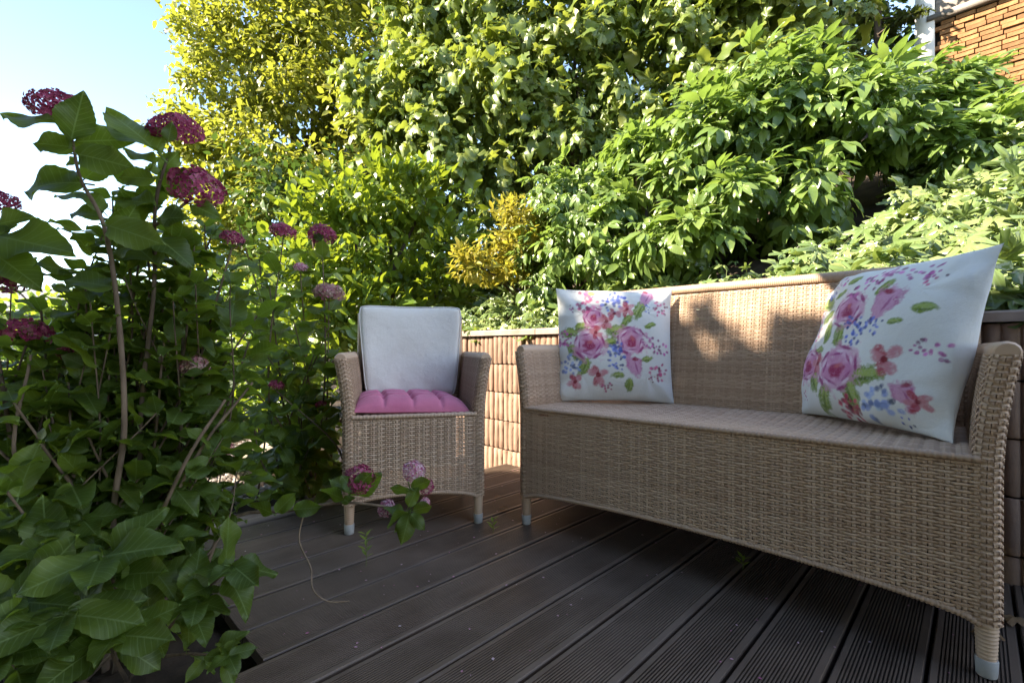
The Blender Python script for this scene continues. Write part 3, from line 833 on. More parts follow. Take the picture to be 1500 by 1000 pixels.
# ------------------------------------------------------------------ cushions
def canvas(n, base):
    c = np.ones((n, n, 3)) * np.array(base)
    return c
class Paint:
    def __init__(s, n=420, base=(.74, .735, .71), seed=0):
        s.n = n; s.r = np.random.default_rng(seed)
        s.c = np.ones((n, n, 3)) * np.array(base)
        s.y, s.x = np.mgrid[0:n, 0:n] / (n - 1.0)
        g = s.r.standard_normal((40, 40)); s.nz = s.up(g); s.nz2 = s.up(s.r.standard_normal((120, 120)))
    def up(s, g):
        k = g.shape[0]; u = np.linspace(0, k - 1.001, s.n); i = u.astype(int); f = u - i
        a = g[i][:, i] * (1 - f)[None, :] + g[i][:, i + 1 - 0 * i] * f[None, :]
        b = g[i + 1][:, i] * (1 - f)[None, :] + g[i + 1][:, i + 1] * f[None, :]
        return a * (1 - f)[:, None] + b * f[:, None]
    def blob(s, cx, cy, rx, ry, rot, col, al=.8, soft=.18, rag=.16, ring=None):
        dx, dy = s.x - cx, s.y - cy; c, q = math.cos(rot), math.sin(rot)
        a, b = (dx * c + dy * q) / rx, (-dx * q + dy * c) / ry
        d = np.sqrt(a * a + b * b) + rag * s.nz + rag * .6 * s.nz2
        m = np.clip((1 - d) / soft, 0, 1)
        if ring is not None: m = m * np.clip((d - ring) / soft, 0, 1)
        m = (np.minimum(1, al * 1.2) * m * np.clip(.9 + .2 * s.nz2, 0, 1))[..., None]
        col = np.array(col) ** 1.25
        s.c = s.c * (1 - m) + np.array(col) * m
    def rose(s, cx, cy, r, deep=(.42, .06, .16), pale=(.70, .38, .53), rot=0.):
        r = r * 1.32
        s.blob(cx, cy, r, r * .92, rot, pale, .75, .25)
        for k in range(7):
            a = rot + k * .9 + .2 * s.r.standard_normal(); q = r * (.62 + .1 * s.r.standard_normal())
            s.blob(cx + q * math.cos(a) * .75, cy + q * math.sin(a) * .75, r * .48, r * .26, a + 1.57, (.76, .52, .66) if k % 2 else (.62, .27, .46), .6, .4)
        for k in range(5):
            a = rot + k * 1.3 + 1; q = r * .95
            s.blob(cx + q * math.cos(a) * .8, cy + q * math.sin(a) * .8, r * .34, r * .08, a + 1.57, (.40, .08, .24), .8, .5)
            s.blob(cx + q * math.cos(a + .5) * .55, cy + q * math.sin(a + .5) * .55, r * .30, r * .06, a + 2.0, (.44, .10, .28), .8, .5)
            s.blob(cx + q * math.cos(a + .3) * .65, cy + q * math.sin(a + .3) * .65, r * .22, r * .07, a + 1.8, (.80, .66, .74), .8, .5)
        s.blob(cx, cy - r * .05, r * .46, r * .5, rot, (.66, .32, .48), .8, .35)
        s.blob(cx, cy - r * .10, r * .34, r * .34, rot, deep, .85, .35, .2)
        s.blob(cx + r * .06, cy + r * .10, r * .20, r * .12, rot, (.66, .22, .24), .7, .5)
    def tulip(s, cx, cy, r, rot=0.):
        r = r * 1.3
        for a, col in ((-.45, (.62, .25, .45)), (.45, (.58, .20, .38)), (0, (.72, .44, .58))):
            s.blob(cx + r * .35 * math.sin(a), cy, r * .42, r * .85, rot - a * .5, col, .8, .3)
        s.blob(cx, cy + r * .5, r * .3, r * .16, rot, (.42, .06, .12), .8, .4)
        s.blob(cx + r * .1, cy - r * .1, r * .08, r * .5, rot, (.45, .10, .28), .6, .5)
    def dots(s, cx, cy, r, col, n=16, rr=.18, el=1.0, rot=0.):
        r = r * 1.25; n = int(n * 1.3); rr = rr * 1.15
        for k in range(n):
            a, q = s.r.random() * 6.28, r * s.r.random() ** .6
            u, v = q * math.cos(a) * el, q * math.sin(a)
            jc = np.clip(np.array(col) * (1 + .35 * s.r.standard_normal()), .02, .8)
            s.blob(cx + u * math.cos(rot) - v * math.sin(rot), cy + u * math.sin(rot) + v * math.cos(rot), r * rr, r * rr * .85, a, jc, .75, .45)
    def leaf(s, cx, cy, l, ang, w=.5):
        l = l * 1.5
        s.blob(cx, cy, l / 2, l * w / 2, ang, (.27, .36, .09), .85, .22)
        s.blob(cx + l * .05, cy + l * w * .12, l * .38, l * w * .22, ang, (.46, .54, .20), .7, .4)
        s.blob(cx, cy - l * w * .16, l * .36, l * w * .10, ang, (.12, .19, .05), .6, .5)
    def red(s, cx, cy, r):
        r = r * 1.35
        for k in range(5):
            a = k * 1.26 + s.r.random(); s.blob(cx + r * .5 * math.cos(a), cy + r * .5 * math.sin(a), r * .55, r * .36, a, (.54, .13, .17) if k % 2 else (.66, .32, .36), .8, .35)
        s.blob(cx, cy, r * .25, r * .25, 0, (.30, .03, .05), .8, .4)

BLUE, PINKD, MAUV = (.16, .22, .58), (.60, .16, .30), (.52, .16, .38)
def print_left():
    p = Paint(seed=1)
    for a in [(.30, .96, .07, .3), (.11, .60, .13, 3.0), (.22, .655, .12, .2), (.15, .43, .15, 2.2), (.24, .31, .15, 1.2), (.50, .62, .13, .2), (.47, .52, .12, .3), (.60, .70, .10, 1.0), (.71, .80, .15, 1.1), (.53, .23, .08, 0), (.77, .37, .07, .2), (.80, .66, .08, .4), (.62, .14, .10, 1.4)]: p.leaf(*a)
    p.rose(.28, .50, .125, rot=.4); p.rose(.64, .53, .115, rot=2.); p.rose(.32, .74, .085, rot=1.2); p.red(.43, .70, .06); p.red(.34, .60, .05)
    p.tulip(.67, .31, .095, .3); p.tulip(.78, .93, .08, -.5)
    p.dots(.27, .89, .085, PINKD, 22); p.dots(.90, .82, .06, PINKD, 16); p.dots(.87, .26, .065, PINKD, 18); p.dots(.81, .20, .03, (.55, .06, .12), 5); p.dots(.06, .55, .06, MAUV, 18); p.dots(.13, .82, .03, MAUV, 7)
    p.dots(.51, .86, .09, BLUE, 30, .16); p.dots(.12, .31, .08, (.30, .38, .66), 22); p.dots(.52, .43, .07, BLUE, 18); p.dots(.50, .32, .06, BLUE, 12); p.dots(.77, .81, .035, BLUE, 8)
    p.red(.61, .81, .055); p.red(.50, .77, .05); p.red(.36, .23, .075); p.red(.16, .17, .06); p.dots(.42, .12, .05, PINKD, 9); p.dots(.84, .48, .055, MAUV, 24, .2, 2.0, -.35)
    return p
def inv_bilin(q, c):
    u = v = .5
    tl, tr, br, bl = [np.array(x, float) for x in c]; q = np.array(q, float)
    for _ in range(20):
        f = bl * (1 - u) * (1 - v) + br * u * (1 - v) + tl * (1 - u) * v + tr * u * v - q
        J = np.stack([(br - bl) * (1 - v) + (tr - tl) * v, (tl - bl) * (1 - u) + (tr - br) * u], 1)
        d = np.linalg.solve(J, f); u -= d[0]; v -= d[1]
    return float(u) * 1.28, float(v)
def print_right():
    p = Paint(seed=2)
    c = ((295, 165), (905, 70), (740, 745), (178, 655))
    q = lambda x, y: inv_bilin((x, y), c)
    for x, y, l, a in [(315, 280, .14, -.2), (335, 330, .11, .4), (355, 390, .11, 1.6), (400, 400, .12, 1.5), (300, 560, .14, 2.0), (335, 620, .15, 1.3), (425, 605, .17, 1.9), (480, 545, .17, .1), (315, 455, .09, .3), (640, 310, .10, 0), (425, 195, .07, .5), (545, 235, .08, .8), (570, 360, .06, .2), (380, 245, .07, .6)]: p.leaf(*q(x, y), l, a)
    for x, y, r, t in [(395, 520, .135, .3), (270, 500, .10, 1.), (430, 310, .11, 2.)]: p.rose(*q(x, y), r, rot=t)
    p.tulip(*q(550, 290), .105, -.4); p.tulip(*q(565, 605), .085, .5); p.tulip(*q(275, 255), .07, 0); p.red(*q(540, 490), .075); p.red(*q(585, 620), .05); p.red(*q(318, 500), .05)
    p.dots(*q(505, 205), .06, MAUV, 34, .2, 2.2, .45); p.dots(*q(640, 180), .055, MAUV, 18, .18, 1.7, .1); p.dots(*q(648, 215), .025, PINKD, 5, .3); p.dots(*q(365, 185), .05, MAUV, 12); p.dots(*q(285, 325), .05, PINKD, 14); p.dots(*q(285, 380), .05, PINKD, 12)
    p.dots(*q(215, 530), .05, MAUV, 14); p.dots(*q(240, 608), .03, PINKD, 8); p.dots(*q(400, 665), .075, (.55, .10, .17), 34, .16); p.dots(*q(640, 450), .05, MAUV, 14, .2, 1.6)
    p.dots(*q(330, 245), .03, BLUE, 8, .3); p.dots(*q(450, 365), .05, BLUE, 18); p.dots(*q(455, 410), .055, BLUE, 16); p.dots(*q(515, 375), .05, BLUE, 16); p.dots(*q(250, 410), .06, BLUE, 20); p.dots(*q(255, 365), .05, (.34, .40, .66), 14); p.dots(*q(500, 640), .085, (.34, .42, .70), 26); p.dots(*q(545, 680), .03, BLUE, 6)
    return p

def vnoise(x, y, seed, f):
    r = np.random.default_rng(seed); o = 0
    for k in range(5):
        a = r.random() * 6.28; fr = f * (.6 + r.random()); o = o + np.sin(fr * (x * math.cos(a) + y * math.sin(a)) + r.random() * 6.28)
    return o / 5

def pillow(name, w, h, T, paint, mat, label, bl, br, lean, seed=0, n=150, ear=.05, sag=0.0, slump=0.0):
    """square stuffed cushion standing on its lower edge from bl to br, leaning back"""
    g = np.linspace(-1, 1, n); g = np.sign(g) * np.abs(g) ** .9
    U, V = np.meshgrid(g, g)
    au, av = np.abs(U), np.abs(V)
    pinch = 1 - .028 * (1 - V ** 2) * au ** 2; pinch2 = 1 - .028 * (1 - U ** 2) * av ** 2
    corner = (au * av) ** 6
    X = U * w / 2 * pinch * (1 + ear * corner); Z = V * h / 2 * pinch2 * (1 + ear * corner)
    th = T / 2 * ((1 - au ** 2.6).clip(0) ** .62) * ((1 - av ** 2.6).clip(0) ** .62)
    edge = (np.maximum(au, av)) ** 3
    wr = .016 * vnoise(X * 1.0, Z * 1.0, seed, 26) * (.35 + edge) * np.minimum(1, th / (T * .1)) + .006 * vnoise(X, Z, seed + 5, 55) * edge * np.minimum(1, th / (T * .1))
    # radial creases running into the corners
    ang = np.arctan2(av - .55, au - .55)
    wr = wr + .0035 * np.sin(ang * 7 + seed) * np.clip((au * av - .25) * 2, 0, 1) * np.minimum(1, th / (T * .08))
    bot = np.clip(-V, 0, 1) ** 2
    Yf = -(th * (1 + .25 * bot * sag) + wr); Yb = th * .9 + .5 * wr
    Zs = Z - slump * np.clip(V, 0, 1) * (1 - au ** 2) * .02
    Zs = Zs + .012 * vnoise(X, Z * 0, seed + 9, 12) * np.clip(V, 0, 1) ** 3
    bend = -.05 * (X / w) ** 2 * 0
    A = np.stack([X, Yf, Zs + h / 2], -1); B = np.stack([X, Yb, Zs + h / 2], -1)
    I = np.arange(n * n).reshape(n, n)
    q = np.stack([I[:-1, :-1], I[:-1, 1:], I[1:, 1:], I[1:, :-1]], -1).reshape(-1, 4)
    Vv = np.concatenate([A.reshape(-1, 3), B.reshape(-1, 3)])
    # weld the two faces along the seam
    seam = np.zeros((n, n), bool); seam[0] = seam[-1] = True; seam[:, 0] = seam[:, -1] = True
    mp = np.arange(2 * n * n); mp[n * n:][seam.ravel()] = I.ravel()[seam.ravel()]
    qb = mp[(q + n * n)][:, ::-1]
    col = None
    if paint is not None:
        k = paint.n - 1
        iu = np.clip(((U + 1) / 2 * k), 0, k).astype(int); iv = np.clip(((V + 1) / 2 * k), 0, k).astype(int)
        cf = paint.c[iv, iu].reshape(-1, 3); col = np.concatenate([cf, np.ones_like(cf) * np.array([.74, .735, .71])])
    me = fast_mesh(name, Vv, np.concatenate([q, qb]), col=col)
    o = make_obj(name, me, None, mat, label=label, cat='cushion')
    d = np.array(br) - np.array(bl); mid = (np.array(bl) + np.array(br)) / 2
    ax = math.atan2(d[1], d[0])
    o.matrix_basis = Matrix.Translation(Vector(mid)) @ Matrix.Rotation(ax, 4, 'Z') @ Matrix.Rotation(-lean, 4, 'X')
    return o

zc = SEAT + .008
pillow('cushion', .455, .452, .12, print_left(), M['print'], 'white cushion printed with roses at the left end of the sofa', P(809, 590, 1.94) * [1, 1, 0] + [0, 0, zc], P(993, 594, 1.87) * [1, 1, 0] + [0, 0, zc], R(6), 3, n=220, ear=.03)
pillow('cushion', .49, .468, .17, print_right(), M['print'], 'white rose-print cushion leaning on the right arm of the sofa', sofa_pt(.84, .475, zc), sofa_pt(1.185, .175, zc), R(16), 6, n=280, ear=.03, sag=1.0)

def back_pad():
    n = 90; g = np.linspace(-1, 1, n); U, V = np.meshgrid(g, g)
    w0, w1, h = .385, .462, .412
    # rounded rectangle by squeezing the corners
    k = .10
    Ur = U * np.sqrt(1 - k * V ** 8); Vr = V * np.sqrt(1 - k * U ** 8)
    w = w0 + (w1 - w0) * (Vr + 1) / 2
    X = Ur * w / 2; Z = Vr * h / 2 + h / 2
    e = np.maximum(np.abs(U), np.abs(V)); th = .026 * (1 - e ** 14).clip(0) ** .5
    wr = .007 * vnoise(X, Z, 3, 22) * (1 - e ** 10) + .006 * np.sin(X * 55 + 3 * np.sin(Z * 9)) * np.exp(-((Z - .05) / .05) ** 2) * .35
    curve = .03 * (X / .22) ** 2
    A = np.stack([X, -th - wr - curve, Z], -1); B = np.stack([X, th - curve, Z], -1)
    mb = MB(); mb.grid(A); mb.grid(B[:, ::-1])
    root = mb.build('back_cushion', M['cream'], None, label='plain cream pad strapped against the back of the armchair', cat='cushion')
    ring = np.concatenate([A[0, :-1], A[:-1, -1], A[-1, :0:-1], A[:0:-1, 0]]); ring[:, 1] = -.03 * (ring[:, 0] / .22) ** 2 - .012
    pb = MB(); pb.tube(np.concatenate([ring, ring[:1]]), .0028, 6, False); pb.build('piping', M['cream'], root)
    b = chair_pt(CL / 2 - .002, .420, .440); ln = R(10)
    root.matrix_basis = Matrix.Translation(Vector(b)) @ Matrix.Rotation(CH_RZ, 4, 'Z') @ Matrix.Rotation(-ln, 4, 'X')
back_pad()

def seat_pad():
    n = 110; g = np.linspace(-1, 1, n); U, V = np.meshgrid(g, g)
    w, d, T = .425, .40, .066
    X = U * w / 2 * (1 - .03 * (1 - V ** 2)); Y = V * d / 2 * (1 - .03 * (1 - U ** 2))
    base = T * ((1 - np.abs(U) ** 5).clip(0) ** .5) * ((1 - np.abs(V) ** 5).clip(0) ** .5)
    dip = 0
    tf = [(a, b) for a in (-.5, 0, .5) for b in (-.5, 0, .5)]
    for a, b in tf: dip = dip + np.exp(-(((U - a) ** 2 + (V - b) ** 2) / .010)) * .78
    for a in (-.5, 0, .5):
        dip = dip + .30 * np.exp(-((U - a) / .045) ** 2) + .30 * np.exp(-((V - a) / .045) ** 2)
    Zt = base * (1 - np.clip(dip, 0, .88)) * .82 + .03 * (base / T) * .25 + .0025 * vnoise(X, Y, 4, 60) * (base / T)
    A = np.stack([X, Y, Zt + .010], -1); B = np.stack([X, Y, .010 - base * .18], -1)
    mb = MB(); mb.grid(A); mb.grid(B[:, ::-1])
    root = mb.build('seat_cushion', M['pink'], None, label='tufted pink pad on the seat of the armchair', cat='cushion')
    for a, b in tf:
        i, j = int((b + 1) / 2 * (n - 1)), int((a + 1) / 2 * (n - 1))
        t = MB(); c = A[i, j]; t.tube([c + [-.006, 0, .002], c + [0, 0, .0045], c + [.006, .001, .002]], .0022, 6); t.build('tuft', M['pink'], root)
    root.matrix_basis = Matrix.Translation(Vector(chair_pt(CL / 2 - .022, .225, .4155))) @ Matrix.Rotation(CH_RZ + R(4), 4, 'Z') @ Matrix.Rotation(R(2), 4, 'Y')
seat_pad()

# ------------------------------------------------------------------ hillside hut
def hut():
    root = empty('garden_hut', tuple(W(.36, 6.0, 3.0)), AX, 'timber hut with brown strip cladding and white corner post up the slope', 'hut')
    zb, ze = -.25, .735
    mb = MB(); mb.box((.06, .05, zb), (3.0, .09, 2.6)); mb.box((.06, .09, zb), (.10, 2.5, 2.6)); mb.build('wall', M['joist'], root)
    vm = []
    for L in (.10, .135, .17):
        b = MB(); e = .003; z = .041
        V = np.array([(0, 0.03, 0), (L, .03, 0), (L, .03, z), (0, .03, z), (e, 0, e), (L - e, 0, e), (L - e, 0, z - e), (e, 0, z - e)])
        b.add(V, [(4, 5, 6, 7), (0, 1, 5, 4), (1, 2, 6, 5), (2, 3, 7, 6), (3, 0, 4, 7)]); me = b.mesh('strip', False); me.materials.append(M['strip']); vm.append((L, me))
    z = zb; cnt = 0
    while z < ze - .045:
        x = .065 + .05 * rng.random()
        while x < 1.5 and cnt < 300:
            L, me = vm[rng.integers(0, 3)]
            o = make_obj('cladding_strip', me, root); o.location = (x, .022 - .02 * rng.random(), z); o.rotation_euler = (0, 0, .01 * rng.standard_normal()); x += L + .003; cnt += 1
        z += .0445
    mb = MB(); mb.box((.02, -.05, ze), (3.0, .05, ze + .05)); mb.build('ledge', M['grey_plank'], root)
    zz = ze + .055
    for k in range(9):
        b = MB(); b.box((.08, .01 + .004 * rng.random(), zz), (3.0, .048, zz + .155)); b.build('plank', M['grey_plank'], root); zz += .16
    mb = MB(); mb.box((-.065, -.04, -.6), (.075, .06, 2.5)); mb.build('corner_post', M['white_paint'], root)
    mb = MB()
    V = [(-.5, -.25, 2.35), (3.4, -.25, 2.35), (3.4, 1.3, 3.2), (-.5, 1.3, 3.2)]
    V = V + [(x, y, z + .07) for x, y, z in V]; mb.add(V, [(0, 3, 2, 1), (4, 5, 6, 7), (0, 1, 5, 4), (1, 2, 6, 5), (2, 3, 7, 6), (3, 0, 4, 7)]); mb.build('roof', M['roof'], root, False)
hut()

def house():  # unseen house and canopy, added to block sky light and darken the foreground
    root = empty('house', tuple(W(.55, -1.6, -.17)), AX, 'unseen rendered house and terrace roof added behind the viewpoint to block skylight', 'house')
    mb = MB(); mb.box((0, -4.0, 0), (7.0, 0, 3.0)); mb.build('wall', M['render_wall'], root)
    mb = MB(); mb.box((-.3, -4.3, 3.01), (7.3, .3, 3.15)); mb.build('roof', M['roof'], root)
    for x in (.7, 2.6):
        mb = MB(); mb.box((x, .004, .17), (x + 1.5, .05, 2.3)); d = mb.build('door', M['white_paint'], root)
        mb = MB(); mb.box((x + .12, .052, .3), (x + 1.38, .06, 2.18)); mb.build('pane', M['roof'], d)
    tr = MB()
    for k in range(14):  # added canopy, sized to darken the foreground yet leave the sofa back sunlit
        mb = MB(); mb.box((-.95 + k * .32, .02, 2.62), (-.95 + k * .32 + .315, 1.95, 2.66)); mb.build('shade_canopy_board', M['joist'], root)
    for x in (-.9, 1.2, 3.2):
        mb = MB(); mb.box((x, .05, 2.5), (x + .08, 1.9, 2.615)); mb.build('shade_canopy_beam', M['joist'], root)
house()

def neighbour():
    root = empty('neighbour_house', (-16.5, 16, -.17), 0, 'low distant house with a grey roof glimpsed behind the hydrangeas', 'house')
    mb = MB(); mb.box((-3, 0, 0), (2.0, 4, 2.1)); mb.build('wall', M['render_wall'], root)
    b = MB(); V = [(-3.4, -.4, 2.1), (2.4, -.4, 2.1), (2.4, 2, 2.95), (-3.4, 2, 2.95), (2.4, 4.4, 2.1), (-3.4, 4.4, 2.1)]
    V = V + [(x, y, z + .12) for x, y, z in V]; b.add(V, [(6, 7, 8, 9), (9, 8, 10, 11), (0, 3, 2, 1), (3, 5, 4, 2), (0, 1, 7, 6), (4, 5, 11, 10), (1, 2, 8, 7), (2, 4, 10, 8), (3, 0, 6, 9), (5, 3, 9, 11)]); b.build('roof', M['roof'], root, False)
    for x in (-2, .3):
        b = MB(); b.box((x, -.03, .9), (x + .9, -.004, 1.7)); w = b.build('window', M['roof'], root)
neighbour()

# ------------------------------------------------------------------ trees and shrubs
def tree(name, label, base, trunk_top, lobes, kind, mat, count, size, r0=.12, n_parts=0, cat='tree', crown_kw=None, nb=6, stems=None):
    root = empty(name, tuple(base), 0, label, cat)
    b = np.array(base); tt = np.array(trunk_top)
    mid = (b + tt) / 2 + np.array([.05, .03, 0]) * np.linalg.norm(tt - b)
    if stems is None:
        mb = MB(); mb.tube(spline([b - [0, 0, .08], mid, tt], 10) - b, np.linspace(r0, r0 * .55, 10), 9); mb.build('trunk', M['bark'], root)
        start = tt * .8 + mid * .2
    else:
        start = b - np.array([0, 0, .04])
    k = rng.permutation(len(lobes))[:nb]
    branches(root, start, [np.array(lobes[i][0]) for i in k], r0 * .55 if stems is None else r0)
    put_leaves(root, kind, mat, *cloud(lobes, count, size, **(crown_kw or {})), n_parts=n_parts, stuff_name='crown' if stems is None else 'foliage')
    return root

# tall tree on the left, beyond everything
tree('beech_tree', 'tall yellow-green small-leaved tree standing against the sky', (-3.6, 9.6, -.1), P(450, 200, 9.6),
     lob((390, 40, 9.0, 1.15), (345, 115, 8.8, 1.05), (345, 205, 8.6, 1.0), (315, 270, 8.6, .85), (455, 110, 8.6, 1.3), (470, 240, 8.4, 1.3), (560, 60, 9, 1.5), (440, -60, 9, 1.35), (570, 190, 8.6, 1.4), (400, 320, 8.4, 1.2), (520, 340, 8.4, 1.4), (620, -40, 9, 1.6), (650, 130, 8.8, 1.4), (310, 350, 8.6, 1.0), (320, 60, 9.0, .7), (300, 165, 8.8, .7)),
     'small', 'beech', 50000, .12, .16, crown_kw=dict(clump=.24, clumps=22, up=.5, out=.6, rnd=.7, sunp=.5, droop=.3, shell=.55), nb=9)

# dark evergreen backdrop on the slope
def backdrop():
    rows = []
    for px in range(400, 1420, 70):
        Y = 7.2 - (px - 400) / 1000 * 1.3
        for py in (40, 170, 290, 390, 460):
            if (px > 1180 and py < 100) or (px < 600 and py < 250): continue
            rows.append((px + rng.uniform(-20, 20), py + rng.uniform(-30, 30), Y, .85))
    rows += [(1225, 55, 5.7, .30), (1285, 50, 5.9, .28), (1255, 0, 5.8, .3), (560, 330, 5.2, .5), (640, 330, 5.2, .45)]
    rows += [(1235, 10, 6.3, .45), (1290, 25, 6.4, .42), (1265, 90, 6.2, .40), (1318, 75, 6.4, .38), (1215, -50, 6.3, .5), (1300, -60, 6.5, .45)]
    rows += [(px, py, 5.0, .42) for px in (600, 660, 720, 780) for py in (380, 430, 470)]
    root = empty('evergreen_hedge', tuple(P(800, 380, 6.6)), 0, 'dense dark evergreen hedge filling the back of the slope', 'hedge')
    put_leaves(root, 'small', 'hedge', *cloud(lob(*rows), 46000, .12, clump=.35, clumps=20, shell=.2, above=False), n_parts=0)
    for px in (560, 760, 960, 1120):
        t = P(px, 100, 6.6); b_ = np.array([t[0], t[1], float(terrain_h(t[0], t[1])) - .1])
        branches(root, b_, [t], .06)
backdrop()

# large-leaved hazel filling the middle
tree('hazel_shrub', 'big coarse-leaved shrub with drooping leaves filling the upper middle', tuple(P(880, 330, 5.3)), P(900, 200, 5.3),
     lob((620, 40, 5.5, .62), (600, 140, 5.2, .55), (590, 220, 5.1, .45), (690, 110, 5.0, .6), (660, 215, 4.9, .5), (760, 40, 5.3, .6), (760, 160, 4.8, .5), (720, 260, 4.7, .38), (840, 80, 5.0, .5), (830, 200, 4.6, .42), (920, 30, 5.0, .5), (930, 130, 4.6, .42), (890, 230, 4.5, .30), (1010, 60, 4.7, .5), (1030, 140, 4.4, .36), (1100, 20, 4.7, .5), (1120, 100, 4.4, .34), (1190, 40, 4.6, .40), (690, 0, 5.4, .55), (850, -30, 5.2, .6), (1010, -40, 5.0, .6), (1160, -50, 4.9, .6), (980, 170, 4.5, .28)),
     'vine', 'vine', 8600, .155, .05, 300, 'shrub', dict(clump=.30, clumps=15, up=.5, out=.5, rnd=.6, sunp=.45, droop=.7, shell=.5), nb=14, stems=True)

# laurel with upright leaves behind the armchair
tree('laurel_bush', 'glossy bright-topped laurel bush behind the armchair', (-.95, 4.0, 0.05), P(560, 380, 3.9),
     lob((455, 330, 3.7, .28), (510, 300, 3.7, .30), (570, 285, 3.7, .30), (625, 290, 3.8, .28), (480, 390, 3.6, .32), (550, 370, 3.7, .36), (620, 360, 3.8, .32), (500, 460, 3.5, .32), (570, 450, 3.7, .36), (640, 430, 3.8, .3), (440, 420, 3.5, .25), (520, 540, 3.5, .35), (600, 540, 3.8, .4), (445, 520, 3.4, .3)),
     'laurel', 'laurel', 5200, .095, .035, 300, 'bush', dict(clump=.30, clumps=16, up=.55, out=.55, rnd=.5, sunp=.4, droop=-.55, shell=.6), nb=12, stems=True)

tree('golden_shrub', 'small yellow-leaved shrub above the wall between armchair and sofa', tuple(P(775, 445, 3.25)), P(740, 380, 3.2),
     lob((700, 390, 3.1, .14), (735, 345, 3.1, .17), (760, 310, 3.2, .13), (750, 390, 3.1, .16), (680, 375, 3.1, .08), (765, 360, 3.1, .14)),
     'yellow', 'yellow', 1700, .055, .014, 200, 'shrub', dict(clump=.34, clumps=12, up=.5, out=.6, rnd=.6, sunp=.3, droop=0, shell=.5), nb=6, stems=True)

# tree peonies on the bank
PE = dict(clump=.34, clumps=14, up=.75, out=.55, rnd=.35, sunp=.35, droop=.45, shell=.6)
tree('tree_peony', 'broad layered shrub with pale lobed leaves above the sofa back', tuple(P(1080, 395, 2.95)), P(1080, 330, 2.9),
     lob((1050, 240, 2.85, .36), (1130, 180, 2.85, .34), (980, 280, 2.85, .28), (1190, 130, 2.95, .28), (1110, 290, 2.6, .28), (1000, 350, 2.6, .22), (1220, 200, 2.7, .30), (1180, 280, 2.5, .22), (950, 230, 3.0, .2), (1080, 200, 2.8, .3)),
     'peony', 'peony', 2300, .135, .02, 300, 'shrub', PE, nb=10, stems=True)
tree('tree_peony', 'pale lobed-leaf shrub beneath the hut at the upper right', tuple(P(1400, 250, 2.9)), P(1380, 200, 2.8),
     lob((1330, 165, 2.9, .24), (1285, 125, 3.1, .16), (1390, 155, 2.9, .20), (1450, 190, 2.7, .22), (1500, 185, 2.7, .17), (1330, 215, 2.6, .2), (1420, 230, 2.5, .2), (1325, 105, 3.1, .10), (1425, 125, 3.0, .11), (1560, 220, 2.7, .22)),
     'peony', 'peony', 1400, .13, .018, 250, 'shrub', PE, nb=8, stems=True)
tree('tree_peony', 'darker drooping lobed-leaf shrub left of the sofa cushion top', tuple(P(860, 420, 3.0)), P(850, 400, 3.0),
     lob((860, 310, 3.05, .26), (820, 370, 3.0, .2), (900, 360, 2.85, .24), (930, 400, 2.75, .17), (820, 300, 3.3, .25), (880, 260, 3.2, .2), (800, 420, 3.0, .14)),
     'peony', 'peony', 1300, .115, .016, 250, 'shrub', dict(PE, droop=.8, up=.5), nb=7, stems=True)

def conifer():
    b = W(.75, 6.2); b[2] = terrain_h(b[0], b[1])
    root = empty('conifer', tuple(b), 0, 'conifer with drooping yellowish sprays beside the hut post', 'tree')
    mb = MB(); mb.tube([(0, 0, -.1), (.02, 0, 1.5), (0, 0, 3.6)], [.035, .03, .012], 8); mb.build('trunk', M['bark'], root)
    Pp, D, N, S = [], [], [], []
    for k in range(34):
        z = .55 + 3.0 * rng.random(); a = rng.random() * 6.28; L = .75 * (1 - z / 4.4)
        tip = np.array([L * math.cos(a), L * math.sin(a), z - .25 * L]); st = np.array([0, 0, z])
        mid = (tip + st) / 2 + [0, 0, .06]; pts = spline([st, mid, tip], 8)
        m = MB(); m.tube(pts, np.linspace(.012, .003, 8), 5); m.build('branch', M['bark'], root)
        for q in np.linspace(.25, 1, 26):
            i = q * 7; p0 = pts[int(min(6, i))] * (1 - i % 1) + pts[int(min(7, i + 1))] * (i % 1) if i < 7 else pts[7]
            for s_ in range(5):
                Pp.append(p0 + b); D.append(norm((tip - st) * .8 + .55 * rng.standard_normal(3) - [0, 0, .2])); N.append(np.array([0, 0, 1]) + .3 * rng.standard_normal(3)); S.append(.09 * (1.2 - .5 * q))
    put_leaves(root, 'yellow', 'needle', Pp, np.array(D), np.array(N), S, 0)
conifer()

